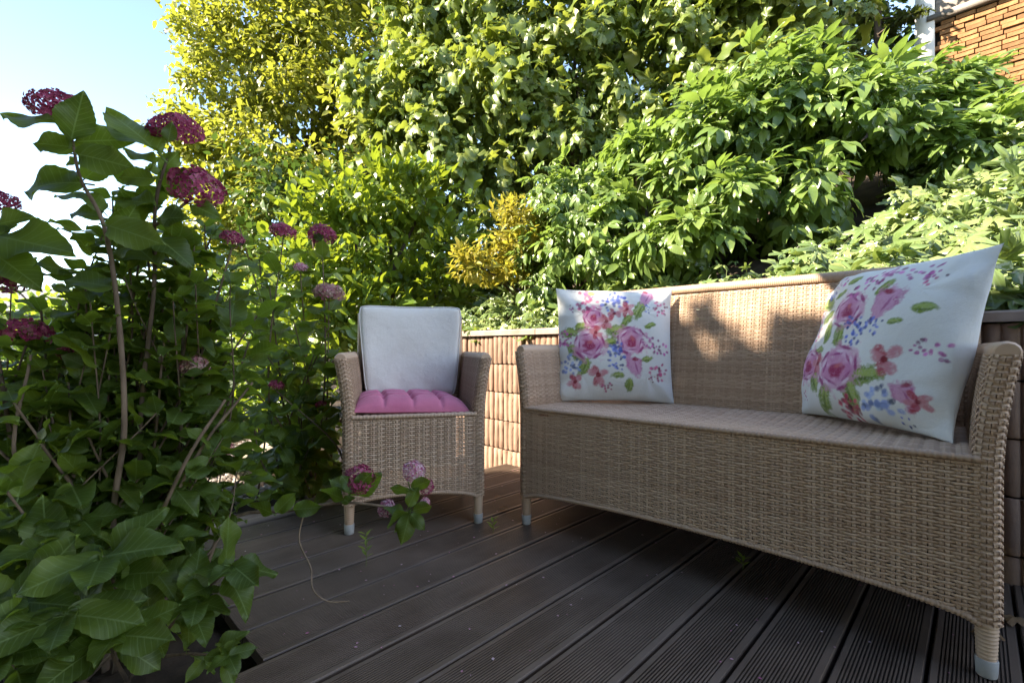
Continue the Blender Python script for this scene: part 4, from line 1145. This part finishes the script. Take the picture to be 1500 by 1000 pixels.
# ivy running over the bank and the wall top
def ivy():
    root = empty('ivy', tuple(W(-.2, 2.3, .8)), 0, 'ivy carpeting the bank and wall top behind the sofa', 'ivy')
    n = 7200
    s = np.where(rng.random(n) < .6, rng.uniform(-2.2, .6, n), rng.uniform(-2.2, 2.6, n)); q = rng.random(n) ** 1.3
    nn = 2.0 + q * np.where(s < .3, 2.6, .55)
    p2 = s[:, None] * ES + nn[:, None] * EN
    z = terrain_h(p2[:, 0], p2[:, 1])
    lift = np.abs(rng.standard_normal(n)) * np.where(s < .6, .10, .06) + .015
    keep = (lift < .3)
    p = np.stack([p2[:, 0], p2[:, 1], z + lift], -1)[keep]; n = len(p)
    slope = np.array([-EN[0] * .5, -EN[1] * .5, 1.0])
    N = norm(slope * .8 + .38 * rand_dir(n) + .45 * to_sun + np.array([0, -.6, 0])); D = norm(rand_dir(n) + np.array([-EN[0], -EN[1], -.5]) * .9)
    S = np.where(p[:, :2] @ ES < .5, .125, .088) * (1 + .28 * rng.standard_normal(n)).clip(.45, 1.7)
    px, py = pix(p); k = (px > -200) & (px < 1900) & (p[:, 1] > .3)
    put_leaves(root, 'ivy', 'ivy', p[k], D[k], N[k], S[k], 300)
    for k in range(14):
        s0 = rng.uniform(-1.4, 2.4); pts = []
        for j in range(7):
            q = W(s0 + .16 * j + .05 * rng.standard_normal(), 2.15 + .07 * j * rng.random()); q[2] = terrain_h(q[0], q[1]) + .02 + .015 * rng.random(); pts.append(q)
        m = MB(); m.tube(spline(pts, 18) - np.array(root.location), .004, 5); m.build('vine', M['twig'], root)
ivy()

def fern(px, py, Y, n, L, label, seed):
    b = P(px, py, Y); b[2] = terrain_h(b[0], b[1])
    root = empty('fern', tuple(b), 0, label, 'fern')
    a = rng.random(n) * 6.28; d = np.stack([np.cos(a), np.sin(a), .9 + .5 * rng.random(n)], -1)
    put_leaves(root, 'fern', 'fresh', np.tile(b + [0, 0, -.01], (n, 1)), d, np.stack([-np.cos(a), -np.sin(a), .9 + 0 * a], -1), L * (.7 + .5 * rng.random(n)), n, part_name='frond')
fern(705, 470, 3.05, 16, .17, 'bright green fern on the wall top beside the armchair pad', 1)
fern(745, 472, 2.95, 12, .12, 'small bright fern on the wall top near the sofa arm', 2)

# lit planting beyond the deck on the left
for (bx, by, rows, lab, mt, kd, cnt, sz) in [
    (-3.4, 5.3, [(250, 470, 5.2, .5), (320, 520, 5.0, .45), (290, 580, 5.0, .45), (350, 450, 5.4, .45), (390, 560, 5.0, .4)], 'sunlit yellow-green shrub behind the middle of the hydrangeas', 'fresh', 'laurel', 2400, .10),
    (-5.0, 5.5, [(60, 500, 5.4, .5), (130, 470, 5.4, .4), (100, 580, 5.2, .5), (190, 540, 5.3, .5), (20, 580, 5.3, .5)], 'sunlit low shrub behind the leftmost hydrangea stems', 'fresh', 'laurel', 2600, .10),
    (-1.9, 4.4, [(400, 600, 4.2, .33), (440, 570, 4.2, .3), (380, 650, 4.0, .28), (330, 640, 4.2, .3), (430, 640, 3.9, .25)], 'low leafy shrub behind the armchair by the pale stone', 'laurel', 'laurel', 1500, .085)]:
    tree('garden_shrub', lab, (bx, by, -.06), (bx, by, .5), lob(*rows), kd, mt, cnt, sz, .02, 0, 'shrub', dict(clump=.35, clumps=14, shell=.3), nb=5, stems=True)

for k, (x, y, h, w, lab) in enumerate([(-47, 62, 9.6, 6, 'far-off rounded tree on the skyline at the left edge'), (-53, 66, 11.0, 6, 'far-off tree beyond the neighbour house roof'), (-40, 60, 8.6, 6, 'far-off tree low on the horizon behind the hydrangea')]):
    tree('distant_tree', lab, (x, y, -.17), (x, y, h * .55), [((x + w * .3 * math.cos(a), y + w * .3 * math.sin(a), h * (.55 + .09 * math.sin(a * 2))), (w * .42, w * .42, h * .34)) for a in (0, 1.6, 3.1, 4.6)], 'small', 'hedge', 3500, .55, .3, 0, 'tree', dict(clump=.22, clumps=26, shell=.5, above=False))

# tree just left of the picture that shades the terrace
def shade_tree():
    root = empty('field_maple', (-5.0, -.6, -.17), 0, 'leafy tree standing left of the terrace and shading it', 'tree')
    n = 44000
    p = np.stack([rng.uniform(-6.1, -3.9, n), rng.uniform(-2.8, 1.7, n), rng.uniform(.9, 6.6, n)], -1)
    top = np.interp(p[:, 1], [-2.8, -2.4, -1.6, -.3, .16, .30, .515, .70, .87, .97, 1.15, 1.42, 1.58, 1.70], [3.2, 5.2, 6.3, 6.3, 6.15, 5.9, 5.50, 5.32, 5.14, 5.0, 4.92, 4.85, 4.1, 2.5])
    top = top + .08 * vnoise(p[:, 1], p[:, 0] * .3, 5, 5.0) + .10 * vnoise(p[:, 1], p[:, 2], 8, 16)
    low = np.interp(p[:, 1], [-2.8, -2.2, -.6, .9, 1.7], [3.0, 1.6, 1.0, 1.3, 2.4])
    hw = 1.05 * np.sqrt(np.clip((top - p[:, 2]) / 1.1, .05, 1))
    k = (p[:, 2] < top) & (p[:, 2] > low) & (np.abs(p[:, 0] + 5) < hw); p = p[k]; n = len(p)
    o = norm((p - np.array([-5, -.8, 3.4])) * [1.5, .5, .4])
    mb = MB(); mb.tube([(0, 0, -.1), (.05, .05, 1.6), (0, 0, 3.4)], [.16, .13, .06], 9); mb.build('trunk', M['bark'], root)
    branches(root, (-5.0, -.6, 1.4), [(-5, y, z) for y, z in ((-1.9, 3.6), (-1.4, 4.8), (-.8, 5.4), (.2, 4.9), (.9, 3.9), (.6, 2.5))], .06)
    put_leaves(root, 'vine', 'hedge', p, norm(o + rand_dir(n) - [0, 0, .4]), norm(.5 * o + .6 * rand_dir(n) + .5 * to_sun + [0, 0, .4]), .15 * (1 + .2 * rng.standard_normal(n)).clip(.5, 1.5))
shade_tree()

# ------------------------------------------------------------------ hydrangeas
def floret_head(seed, n=80):
    r = np.random.default_rng(seed); V, T = [], []; k = 0
    i = np.arange(n) + .5; ph = np.arccos(1 - 1.35 * i / n); th = math.pi * (1 + 5 ** .5) * i
    C = np.stack([np.cos(th) * np.sin(ph), np.sin(th) * np.sin(ph), np.cos(ph) * .8], -1) * (.86 + .14 * r.random((n, 1)))
    for c in C:
        nrm = norm(c + .25 * r.standard_normal(3)); t1 = norm(np.cross(nrm, r.standard_normal(3))); t2 = np.cross(nrm, t1)
        for q in range(4):
            a = q * math.pi / 2 + .2 * r.standard_normal(); d = math.cos(a) * t1 + math.sin(a) * t2; e = np.cross(nrm, d); s_ = .21 * (1 + .2 * r.standard_normal())
            pts = [c + d * .02, c + d * s_ * .6 + e * s_ * .52 + nrm * .03, c + d * s_ * 1.15 + nrm * .02 * r.standard_normal(), c + d * s_ * .6 - e * s_ * .52 + nrm * .03, c + d * s_ * .6 - nrm * .01]
            V += pts; T += [(k, k + 4, k + 1), (k + 1, k + 4, k + 2), (k + 2, k + 4, k + 3), (k + 3, k + 4, k)]; k += 5
    return np.array(V), np.array(T)
HEADS = {}
def head_mesh(v, mat):
    if (v, mat) not in HEADS:
        V, T = floret_head(v, 70 + 8 * v); me = fast_mesh('flower_head', V, T, smooth_shade=False); me.materials.append(M[mat]); HEADS[(v, mat)] = me
    return HEADS[(v, mat)]
def add_head(root, p, r, mat, up=(0, 0, 1)):
    o = make_obj('flower_head', head_mesh(int(rng.integers(0, 3)), mat), root)
    q = Vector(norm(np.array(up, float) + .25 * rng.standard_normal(3))).to_track_quat('Z', 'Y')
    o.matrix_basis = root.matrix_basis.inverted() @ (Matrix.Translation(Vector(p)) @ q.to_matrix().to_4x4() @ Matrix.Diagonal((r, r, r * .85, 1)))

class Hyd:
    def __init__(s, loc, label):
        s.root = empty('hydrangea', tuple(loc), 0, label, 'hydrangea'); s.p, s.d, s.n, s.s = [], [], [], []
        s.loc = np.array(loc)
    def leaf(s, p, d, n, L): s.p.append(p); s.d.append(d); s.n.append(n); s.s.append(L)
    def leaf_px(s, b, t, Y, roll=0.0, tilt=0.0, face=-1):
        """a leaf seen near full face: from stalk pixel to tip pixel at distance Y; its upper or lower side turned to the lens"""
        a, c = P(*b, Y), P(*t, Y + tilt); d = c - a; L = np.linalg.norm(d) * 1.0
        v = norm(np.array([0, 0, H]) - a)
        up = np.array([0, 0, 1.0])
        n = norm(face * -v * .75 + up * .5 + roll * np.cross(norm(d), v))
        s.leaf(a, d, n, L)
    def stem(s, pts, r0, r1, mat='stem', n=16):
        q = spline(pts, n); m = MB(); rr = np.linspace(r0, r1, n) * (1 + .12 * (np.arange(n) % 5 == 0)); m.tube(q - s.loc, rr, 7); m.build('stem', M[mat], s.root); return q
    def shoot(s, base, tip, nodes=6, L=.115, r0=.006, bend=.06, top=True, start=.35, mid=None):
        base = np.array(base, float); tip = np.array(tip, float)
        mid = base * .5 + tip * .5 + np.array([bend * rng.standard_normal(), bend * rng.standard_normal(), .02]) if mid is None else mid
        q = s.stem([base, mid, tip], r0, r0 * .42)
        T_ = np.gradient(q, axis=0); a0 = rng.random() * 3.14
        for k, f in enumerate(np.linspace(start, .985, nodes)):
            i = int(f * 15); p = q[i]; t = norm(T_[i])
            e1 = norm(np.cross(t, [.3, .9, .2])); e2 = np.cross(t, e1); a = a0 + k * 1.57 + .25 * rng.standard_normal()
            for sg in (1, -1):
                o = (math.cos(a) * e1 + math.sin(a) * e2) * sg
                if rng.random() < .10: continue
                d = norm(o + t * (.35 + .25 * rng.random() - .25 * (1 - f)) + .18 * rng.standard_normal(3)); n = norm(t * .8 + np.array([0, 0, .9]) + .30 * rng.standard_normal(3))
                LL = L * (.75 + .45 * rng.random()) * (1 - .25 * max(0, f - .8) * 5 * .5)
                s.leaf(p + d * .012, d, n, LL)
        if top:
            for k in range(2):
                d = norm(np.array([rng.standard_normal(), rng.standard_normal(), .7])); s.leaf(tip, d, norm(np.array([0, 0, 1]) + .5 * rng.standard_normal(3)), L * .55)
        return q
    def done(s, n_parts=300): put_leaves(s.root, 'hyd', 'hyd', np.array(s.p), np.array(s.d), np.array(s.n), s.s, n_parts)

def gpt(px, py, z=-.07):
    Y = F * (H - z) / (py - HOR); return P(px, py, Y)

def near_hydrangea():
    h = Hyd(W(1.62, .02, -.075), 'tall hydrangea in the left foreground with magenta heads against the sky')
    B = lambda: W(1.45 + .30 * rng.random(), -.05 + .30 * rng.random(), -.08)
    # the long bare stem and its leaves against the sky
    q = h.stem([W(1.42, .13, -.08), P(165, 760, 1.06), P(182, 620, 1.05), P(172, 450, 1.04), P(152, 330, 1.03), P(118, 262, 1.02), P(106, 205, 1.02)], .0075, .0024, n=34)
    add_head(h.root, P(82, 158, 1.06), .052, 'petal', (-.1, -.2, 1))
    L = h.leaf_px
    for b, t, Y, ro in [((96, 184), (-2, 158), 1.03, .3), ((104, 206), (122, 132), 1.0, -.1), ((108, 208), (182, 203), 1.04, .5), ((110, 216), (46, 208), 1.02, -.2), ((113, 226), (190, 240), 1.0, .3), ((112, 232), (95, 242), 1.1, 0),
                        ((120, 268), (16, 262), 1.02, .1), ((124, 262), (164, 226), 1.1, .2), ((150, 318), (96, 302), 1.04, .2), ((152, 310), (116, 272), 1.06, .4), ((156, 330), (236, 352), 1.02, .2), ((165, 420), (92, 408), 1.04, .3), ((168, 350), (200, 300), 1.06, .2)]: L(b, t, Y, ro)
    # second tall shoot with two heads
    q = h.stem([W(1.36, .20, -.08), P(205, 640, 1.15), P(225, 430, 1.14), P(228, 300, 1.12), P(250, 215, 1.12)], .0062, .003, n=26)
    add_head(h.root, P(258, 193, 1.14), .058, 'petal', (.1, -.3, 1)); add_head(h.root, P(288, 276, 1.14), .058, 'petal', (.4, -.3, .8))
    h.stem([P(228, 330, 1.12), P(262, 305, 1.13), P(284, 290, 1.14)], .0035, .0025, n=8)
    for b, t, Y, ro in [((232, 224), (155, 150), 1.08, .2), ((246, 208), (252, 178), 1.07, 0), ((226, 240), (180, 214), 1.1, .3), ((236, 250), (262, 222), 1.12, .2), ((226, 262), (172, 258), 1.1, -.2), ((232, 275), (296, 258), 1.14, .4), ((226, 300), (160, 285), 1.1, .1), ((230, 320), (276, 318), 1.1, .3), ((258, 300), (246, 345), 1.1, .2), ((280, 300), (322, 318), 1.12, .2), ((225, 350), (158, 368), 1.08, .2), ((228, 345), (285, 390), 1.1, -.2), ((232, 390), (170, 330), 1.12, .2)]: L(b, t, Y, ro)
    for (px, py, Y) in [(150, 345, 1.16), (205, 300, 1.18), (245, 345, 1.2), (285, 360, 1.22), (190, 380, 1.18), (125, 395, 1.15), (165, 290, 1.2), (300, 330, 1.3), (215, 250, 1.2)]:
        b_ = P(px + 20 * rng.standard_normal(), py + 260, Y + .05); h.shoot(b_, P(px, py, Y), 6, .10, .0036, .03, True, .40)
        h.stem([B(), b_ * .5 + B() * .5, b_], .0042, .0034, n=10)
    # left edge group
    h.stem([W(1.75, .02, -.08), P(15, 640, 1.1), P(-15, 440, 1.1), P(-8, 330, 1.1)], .006, .003, n=18)
    add_head(h.root, P(-4, 298, 1.12), .04, 'petal'); add_head(h.root, P(5, 415, 1.12), .045, 'petal')
    for b, t, Y, ro in [((-10, 330), (48, 316), 1.08, .2), ((-8, 345), (106, 368), 1.06, .2), ((-10, 370), (60, 420), 1.05, .2), ((-6, 375), (30, 362), 1.1, .3), ((-6, 350), (16, 326), 1.07, -.2), ((-10, 400), (35, 384), 1.12, 0)]: L(b, t, Y, ro)
    # shoots filling the bush: pixel of the tip, distance, head radius, petal kind
    tips = [(40, 500, 1.15, .050, 'petal'), (145, 412, 1.3, .028, 'petal'), (340, 362, 1.3, .032, 'petal'), (110, 470, 1.25, 0, 0), (200, 455, 1.2, 0, 0), (60, 455, 1.2, 0, 0), (280, 430, 1.25, 0, 0), (310, 480, 1.3, 0, 0), (240, 500, 1.15, 0, 0), (100, 560, 1.1, 0, 0), (20, 590, 1.0, 0, 0), (160, 545, 1.15, 0, 0), (285, 548, 1.2, .034, 'petal_faded'), (345, 560, 1.3, 0, 0), (60, 650, .95, 0, 0), (130, 640, 1.05, 0, 0), (260, 610, 1.2, 0, 0), (320, 640, 1.3, 0, 0), (210, 690, 1.1, 0, 0), (10, 720, .92, 0, 0), (280, 700, 1.2, 0, 0), (360, 690, 1.35, 0, 0), (390, 440, 1.45, 0, 0), (365, 500, 1.4, 0, 0), (330, 400, 1.35, 0, 0), (90, 520, 1.35, 0, 0), (20, 470, 1.3, 0, 0), (180, 590, 1.3, 0, 0), (230, 560, 1.35, 0, 0), (270, 390, 1.3, 0, 0), (310, 345, 1.3, 0, 0), (190, 400, 1.25, 0, 0)]
    for (px, py, Y, r, mt) in tips:
        tp = P(px, py, Y); h.shoot(B(), tp, 9 if py < 560 else 7, .112, .0055, .05, True, .22)
        if r: add_head(h.root, tp + [0, 0, .02], r, mt)
    for k in range(60):
        h.shoot(B(), P(rng.uniform(-20, 350), rng.uniform(390, 720), rng.uniform(1.05, 1.55)), 8, .098, .0032, .07, True, .25)
    add_head(h.root, P(100, 518, 1.15), .022, 'petal')
    # big low leaves in front
    for (px, py, Y, L_) in [(150, 815, .86, .135), (340, 828, .98, .10), (95, 900, .80, .125), (20, 880, .80, .12), (240, 790, 1.0, .115), (60, 800, .90, .12), (170, 930, .82, .11), (290, 880, .95, .09), (120, 760, 1.0, .11), (20, 760, .95, .11), (335, 960, .93, .055), (10, 960, .75, .10)]:
        tp = P(px, py, Y); b = B(); b = b * .6 + np.array([tp[0], tp[1], -.08]) * .4
        h.shoot(b, tp, 3, L_, .0045, .02, False, .62)
        for a in np.arange(5) * 1.256 + rng.random():
            d = np.array([math.cos(a), math.sin(a) - .15, -.05 + .15 * rng.standard_normal()]); h.leaf(tp, d, np.array([.1, -.45, 1.0]) + .15 * rng.standard_normal(3), L_ * (.62 + .36 * rng.random()))
    # bare crossing canes
    for a, b, c in [((165, 900), (260, 700), (330, 585)), ((90, 900), (60, 740), (-20, 640)), ((60, 880), (95, 700), (110, 520)), ((260, 830), (290, 620), (300, 480)), ((250, 830), (275, 690), (370, 560)), ((130, 900), (150, 700), (205, 590)), ((30, 900), (25, 700), (45, 520)), ((190, 880), (100, 700), (10, 590))]:
        Y = 1.0 + .3 * rng.random(); h.stem([B(), P(*b, Y), P(*c, Y + .05)], .0048, .0030, n=14)
    # low branch reaching over the deck in front of the armchair
    q = h.stem([W(1.40, .28, -.06), P(330, 768, 1.34), P(420, 748, 1.36), P(500, 736, 1.36), P(560, 741, 1.36), P(598, 750, 1.36)], .0055, .003, n=26)
    h.stem([P(597, 752, 1.36), P(605, 735, 1.35), P(598, 705, 1.35)], .003, .002, 'shoot', 8); h.stem([P(495, 737, 1.36), P(515, 722, 1.36), P(525, 712, 1.36)], .003, .002, 'shoot', 8)
    add_head(h.root, P(526, 702, 1.36), .044, 'petal', (.2, -.7, .5)); add_head(h.root, P(606, 690, 1.38), .032, 'petal_pale', (.1, -.4, .8)); add_head(h.root, P(624, 712, 1.37), .024, 'petal', (.5, -.5, .3)); add_head(h.root, P(622, 738, 1.37), .020, 'petal_pale', (.5, -.4, 0)); add_head(h.root, P(566, 744, 1.38), .026, 'petal_pale', (-.2, -.5, .5)); add_head(h.root, P(336, 657, 1.35), .017, 'petal', (0, -.6, .5))
    for b, t, Y, ro, fc in [((600, 722), (572, 712), 1.33, .2, 1), ((602, 715), (632, 700), 1.33, .2, 1), ((598, 742), (612, 712), 1.33, 0, 1), ((598, 748), (566, 765), 1.33, .3, 1), ((600, 752), (588, 796), 1.32, 0, 1), ((602, 752), (622, 776), 1.32, .2, 1), ((604, 748), (634, 738), 1.34, .2, 1), ((592, 750), (562, 742), 1.34, .2, -1), ((598, 760), (578, 778), 1.33, 0, 1), ((520, 722), (500, 695), 1.33, 0, -1), ((516, 718), (482, 700), 1.35, .3, -1), ((520, 716), (545, 690), 1.33, .2, 1), ((505, 732), (470, 715), 1.33, .2, 1), ((512, 726), (560, 690), 1.38, .2, 1), ((500, 735), (520, 728), 1.34, .2, -1),
                            ((400, 752), (365, 735), 1.33, .1, 1), ((405, 750), (432, 722), 1.33, .1, -1), ((345, 768), (318, 745), 1.33, .1, 1), ((300, 790), (262, 772), 1.3, .2, 1), ((430, 746), (470, 742), 1.35, .4, -1)]: L(b, t, Y, ro, 0, fc)
    # dry shoot hanging to the boards
    h.stem([P(447, 745, 1.36), P(438, 790, 1.33), P(455, 830, 1.25), P(458, 862, 1.18), P(480, 880, 1.17), P(512, 880, 1.18)], .0026, .0014, 'twig', 24)
    h.done(300)
near_hydrangea()

def far_hydrangea(loc, label, tips, spread, seed, n_parts):
    h = Hyd(loc, label); loc = np.array(loc)
    for (px, py, Y, r, mt) in tips:
        tp = P(px, py, Y); b = loc + np.array([spread * rng.standard_normal(), spread * rng.standard_normal(), -.02])
        h.shoot(b, tp, 9, .115, .005, .08, True, .15)
        if r: add_head(h.root, tp + [0, 0, .02], r, mt)
    h.done(n_parts)
far_hydrangea((-.98, 2.32, -.06), 'hydrangea beside the armchair with dusky pink heads', [(415, 348, 1.9, .050, 'petal'), (472, 352, 1.95, .055, 'petal'), (482, 438, 1.95, .062, 'petal_faded'), (440, 400, 1.9, .03, 'petal_pale'), (380, 380, 1.9, 0, 0), (430, 470, 1.85, 0, 0), (460, 520, 1.9, 0, 0), (405, 572, 1.85, .028, 'petal'), (470, 600, 1.95, .022, 'petal'), (390, 520, 1.8, 0, 0), (350, 450, 1.85, 0, 0), (440, 580, 1.9, 0, 0), (370, 620, 1.8, 0, 0), (460, 640, 2.0, 0, 0), (410, 650, 1.85, 0, 0), (330, 520, 1.8, 0, 0), (480, 480, 2.0, 0, 0), (350, 330, 2.0, 0, 0), (395, 420, 1.85, 0, 0), (445, 450, 2.1, 0, 0)], .10, 1, 260)
far_hydrangea((-1.75, 2.05, -.06), 'hydrangea mass behind the tall foreground stems at the left', [(30, 430, 1.75, 0, 0), (150, 405, 1.8, .03, 'petal'), (90, 450, 1.75, 0, 0), (220, 420, 1.8, 0, 0), (10, 520, 1.7, 0, 0), (180, 480, 1.8, 0, 0), (130, 530, 1.75, 0, 0), (250, 470, 1.85, .03, 'petal_faded'), (60, 580, 1.7, 0, 0), (220, 560, 1.8, 0, 0), (280, 540, 1.85, 0, 0), (160, 610, 1.75, 0, 0), (300, 460, 1.9, 0, 0), (250, 640, 1.8, 0, 0), (60, 660, 1.7, 0, 0), (170, 690, 1.7, 0, 0), (330, 590, 1.9, 0, 0), (-30, 600, 1.7, 0, 0), (300, 680, 1.8, 0, 0)], .16, 2, 260)

# ------------------------------------------------------------------ litter on the deck
def fallen(px, py, kind, mat, L, label, rot):
    p = gpt(px, py, .004)
    me = leaf_mesh(kind, 1, mat)
    o = make_obj('fallen_leaf', me, None, label=label, cat='leaf'); o.location = (p[0], p[1], .012); o.scale = (L, L, L); o.rotation_euler = (R(4), R(3), rot)
fallen(745, 748, 'small', 'dry', .05, 'curled brown leaf on the boards between chair and sofa', 1.0)
fallen(1478, 945, 'vine', 'dry', .07, 'dry brown leaf on the deck right of the sofa foot', .4)
fallen(733, 728, 'small', 'dry', .04, 'small dry leaf near the foot of the wall', 2.4)
fallen(1490, 905, 'vine', 'dry', .06, 'dry leaf beside the rock at the right edge', 2.1)
def sprig(px, py, hgt, n, label):
    p = gpt(px, py, 0)
    root = empty('weed_sprig', (p[0], p[1], -.004), 0, label, 'weed')
    m = MB(); m.tube([(0, 0, 0), (.003, 0, hgt * .5), (0, .003, hgt)], [.0013, .001, .0006], 5); m.build('stem', M['shoot'], root)
    q = np.linspace(.25, 1, n); a = np.arange(n) * 2.4
    put_leaves(root, 'yellow', 'fresh', np.array([p[0], p[1], 0]) + np.stack([0 * q, 0 * q, q * hgt], -1), np.stack([np.cos(a), np.sin(a), .7 + 0 * a], -1), np.stack([-np.cos(a) * .6, -np.sin(a) * .6, 1 + 0 * a], -1), .028 + 0 * q, n)
sprig(722, 780, .045, 9, 'bright green weed sprouting between boards near the chair leg')
sprig(1088, 832, .03, 7, 'tiny green weed between boards under the sofa')
sprig(536, 828, .10, 14, 'feathery weed growing from a deck gap beside the chair foot')
def litter():
    n = 280
    s = rng.uniform(-.8, 1.9, n); q = rng.uniform(.1, 1.9, n)
    p2 = s[:, None] * ES + q[:, None] * EN
    keep = ~((s > 1.1) & (q < .4)); p2 = p2[keep]; n = len(p2)
    a = rng.random(n) * 6.28
    V = np.array([(-.5, 0, 0), (0, -.35, .08), (.5, 0, .02), (0, .35, .10)]); T = np.array([(0, 1, 2), (0, 2, 3)])
    S = rng.uniform(.0035, .010, n)
    Rm = np.stack([np.stack([np.cos(a), -np.sin(a), 0 * a], -1), np.stack([np.sin(a), np.cos(a), 0 * a], -1), np.tile([0, 0, 1.], (n, 1))], 1)
    A = np.einsum('nij,vj->nvi', Rm * S[:, None, None], V) + np.concatenate([p2, np.full((n, 1), .0028)], 1)[:, None]
    make_obj('petal_litter', fast_mesh('petal_litter', A.reshape(-1, 3), (T[None] + 4 * np.arange(n)[:, None, None]).reshape(-1, 3), smooth_shade=False), None, M['petal_pale'], label='pale fallen petals scattered over the deck', kind='stuff')
litter()

# look-alike kinds that occur more than once share a group phrase
GROUPS = {'hydrangea': 'hydrangeas along the left of the terrace', 'cushion': 'floral cushions on the sofa', 'tree_peony': 'lobed-leaf shrubs on the bank', 'garden_shrub': 'sunlit shrubs behind the hydrangeas',
          'distant_tree': 'distant trees on the skyline', 'fern': 'ferns on the wall top', 'fallen_leaf': 'dry leaves fallen on the deck', 'weed_sprig': 'weeds sprouting between deck boards'}
for o in scene.objects:
    if o.parent is None and o.name.split('.')[0] in GROUPS:
        o['group'] = GROUPS[o.name.split('.')[0]]
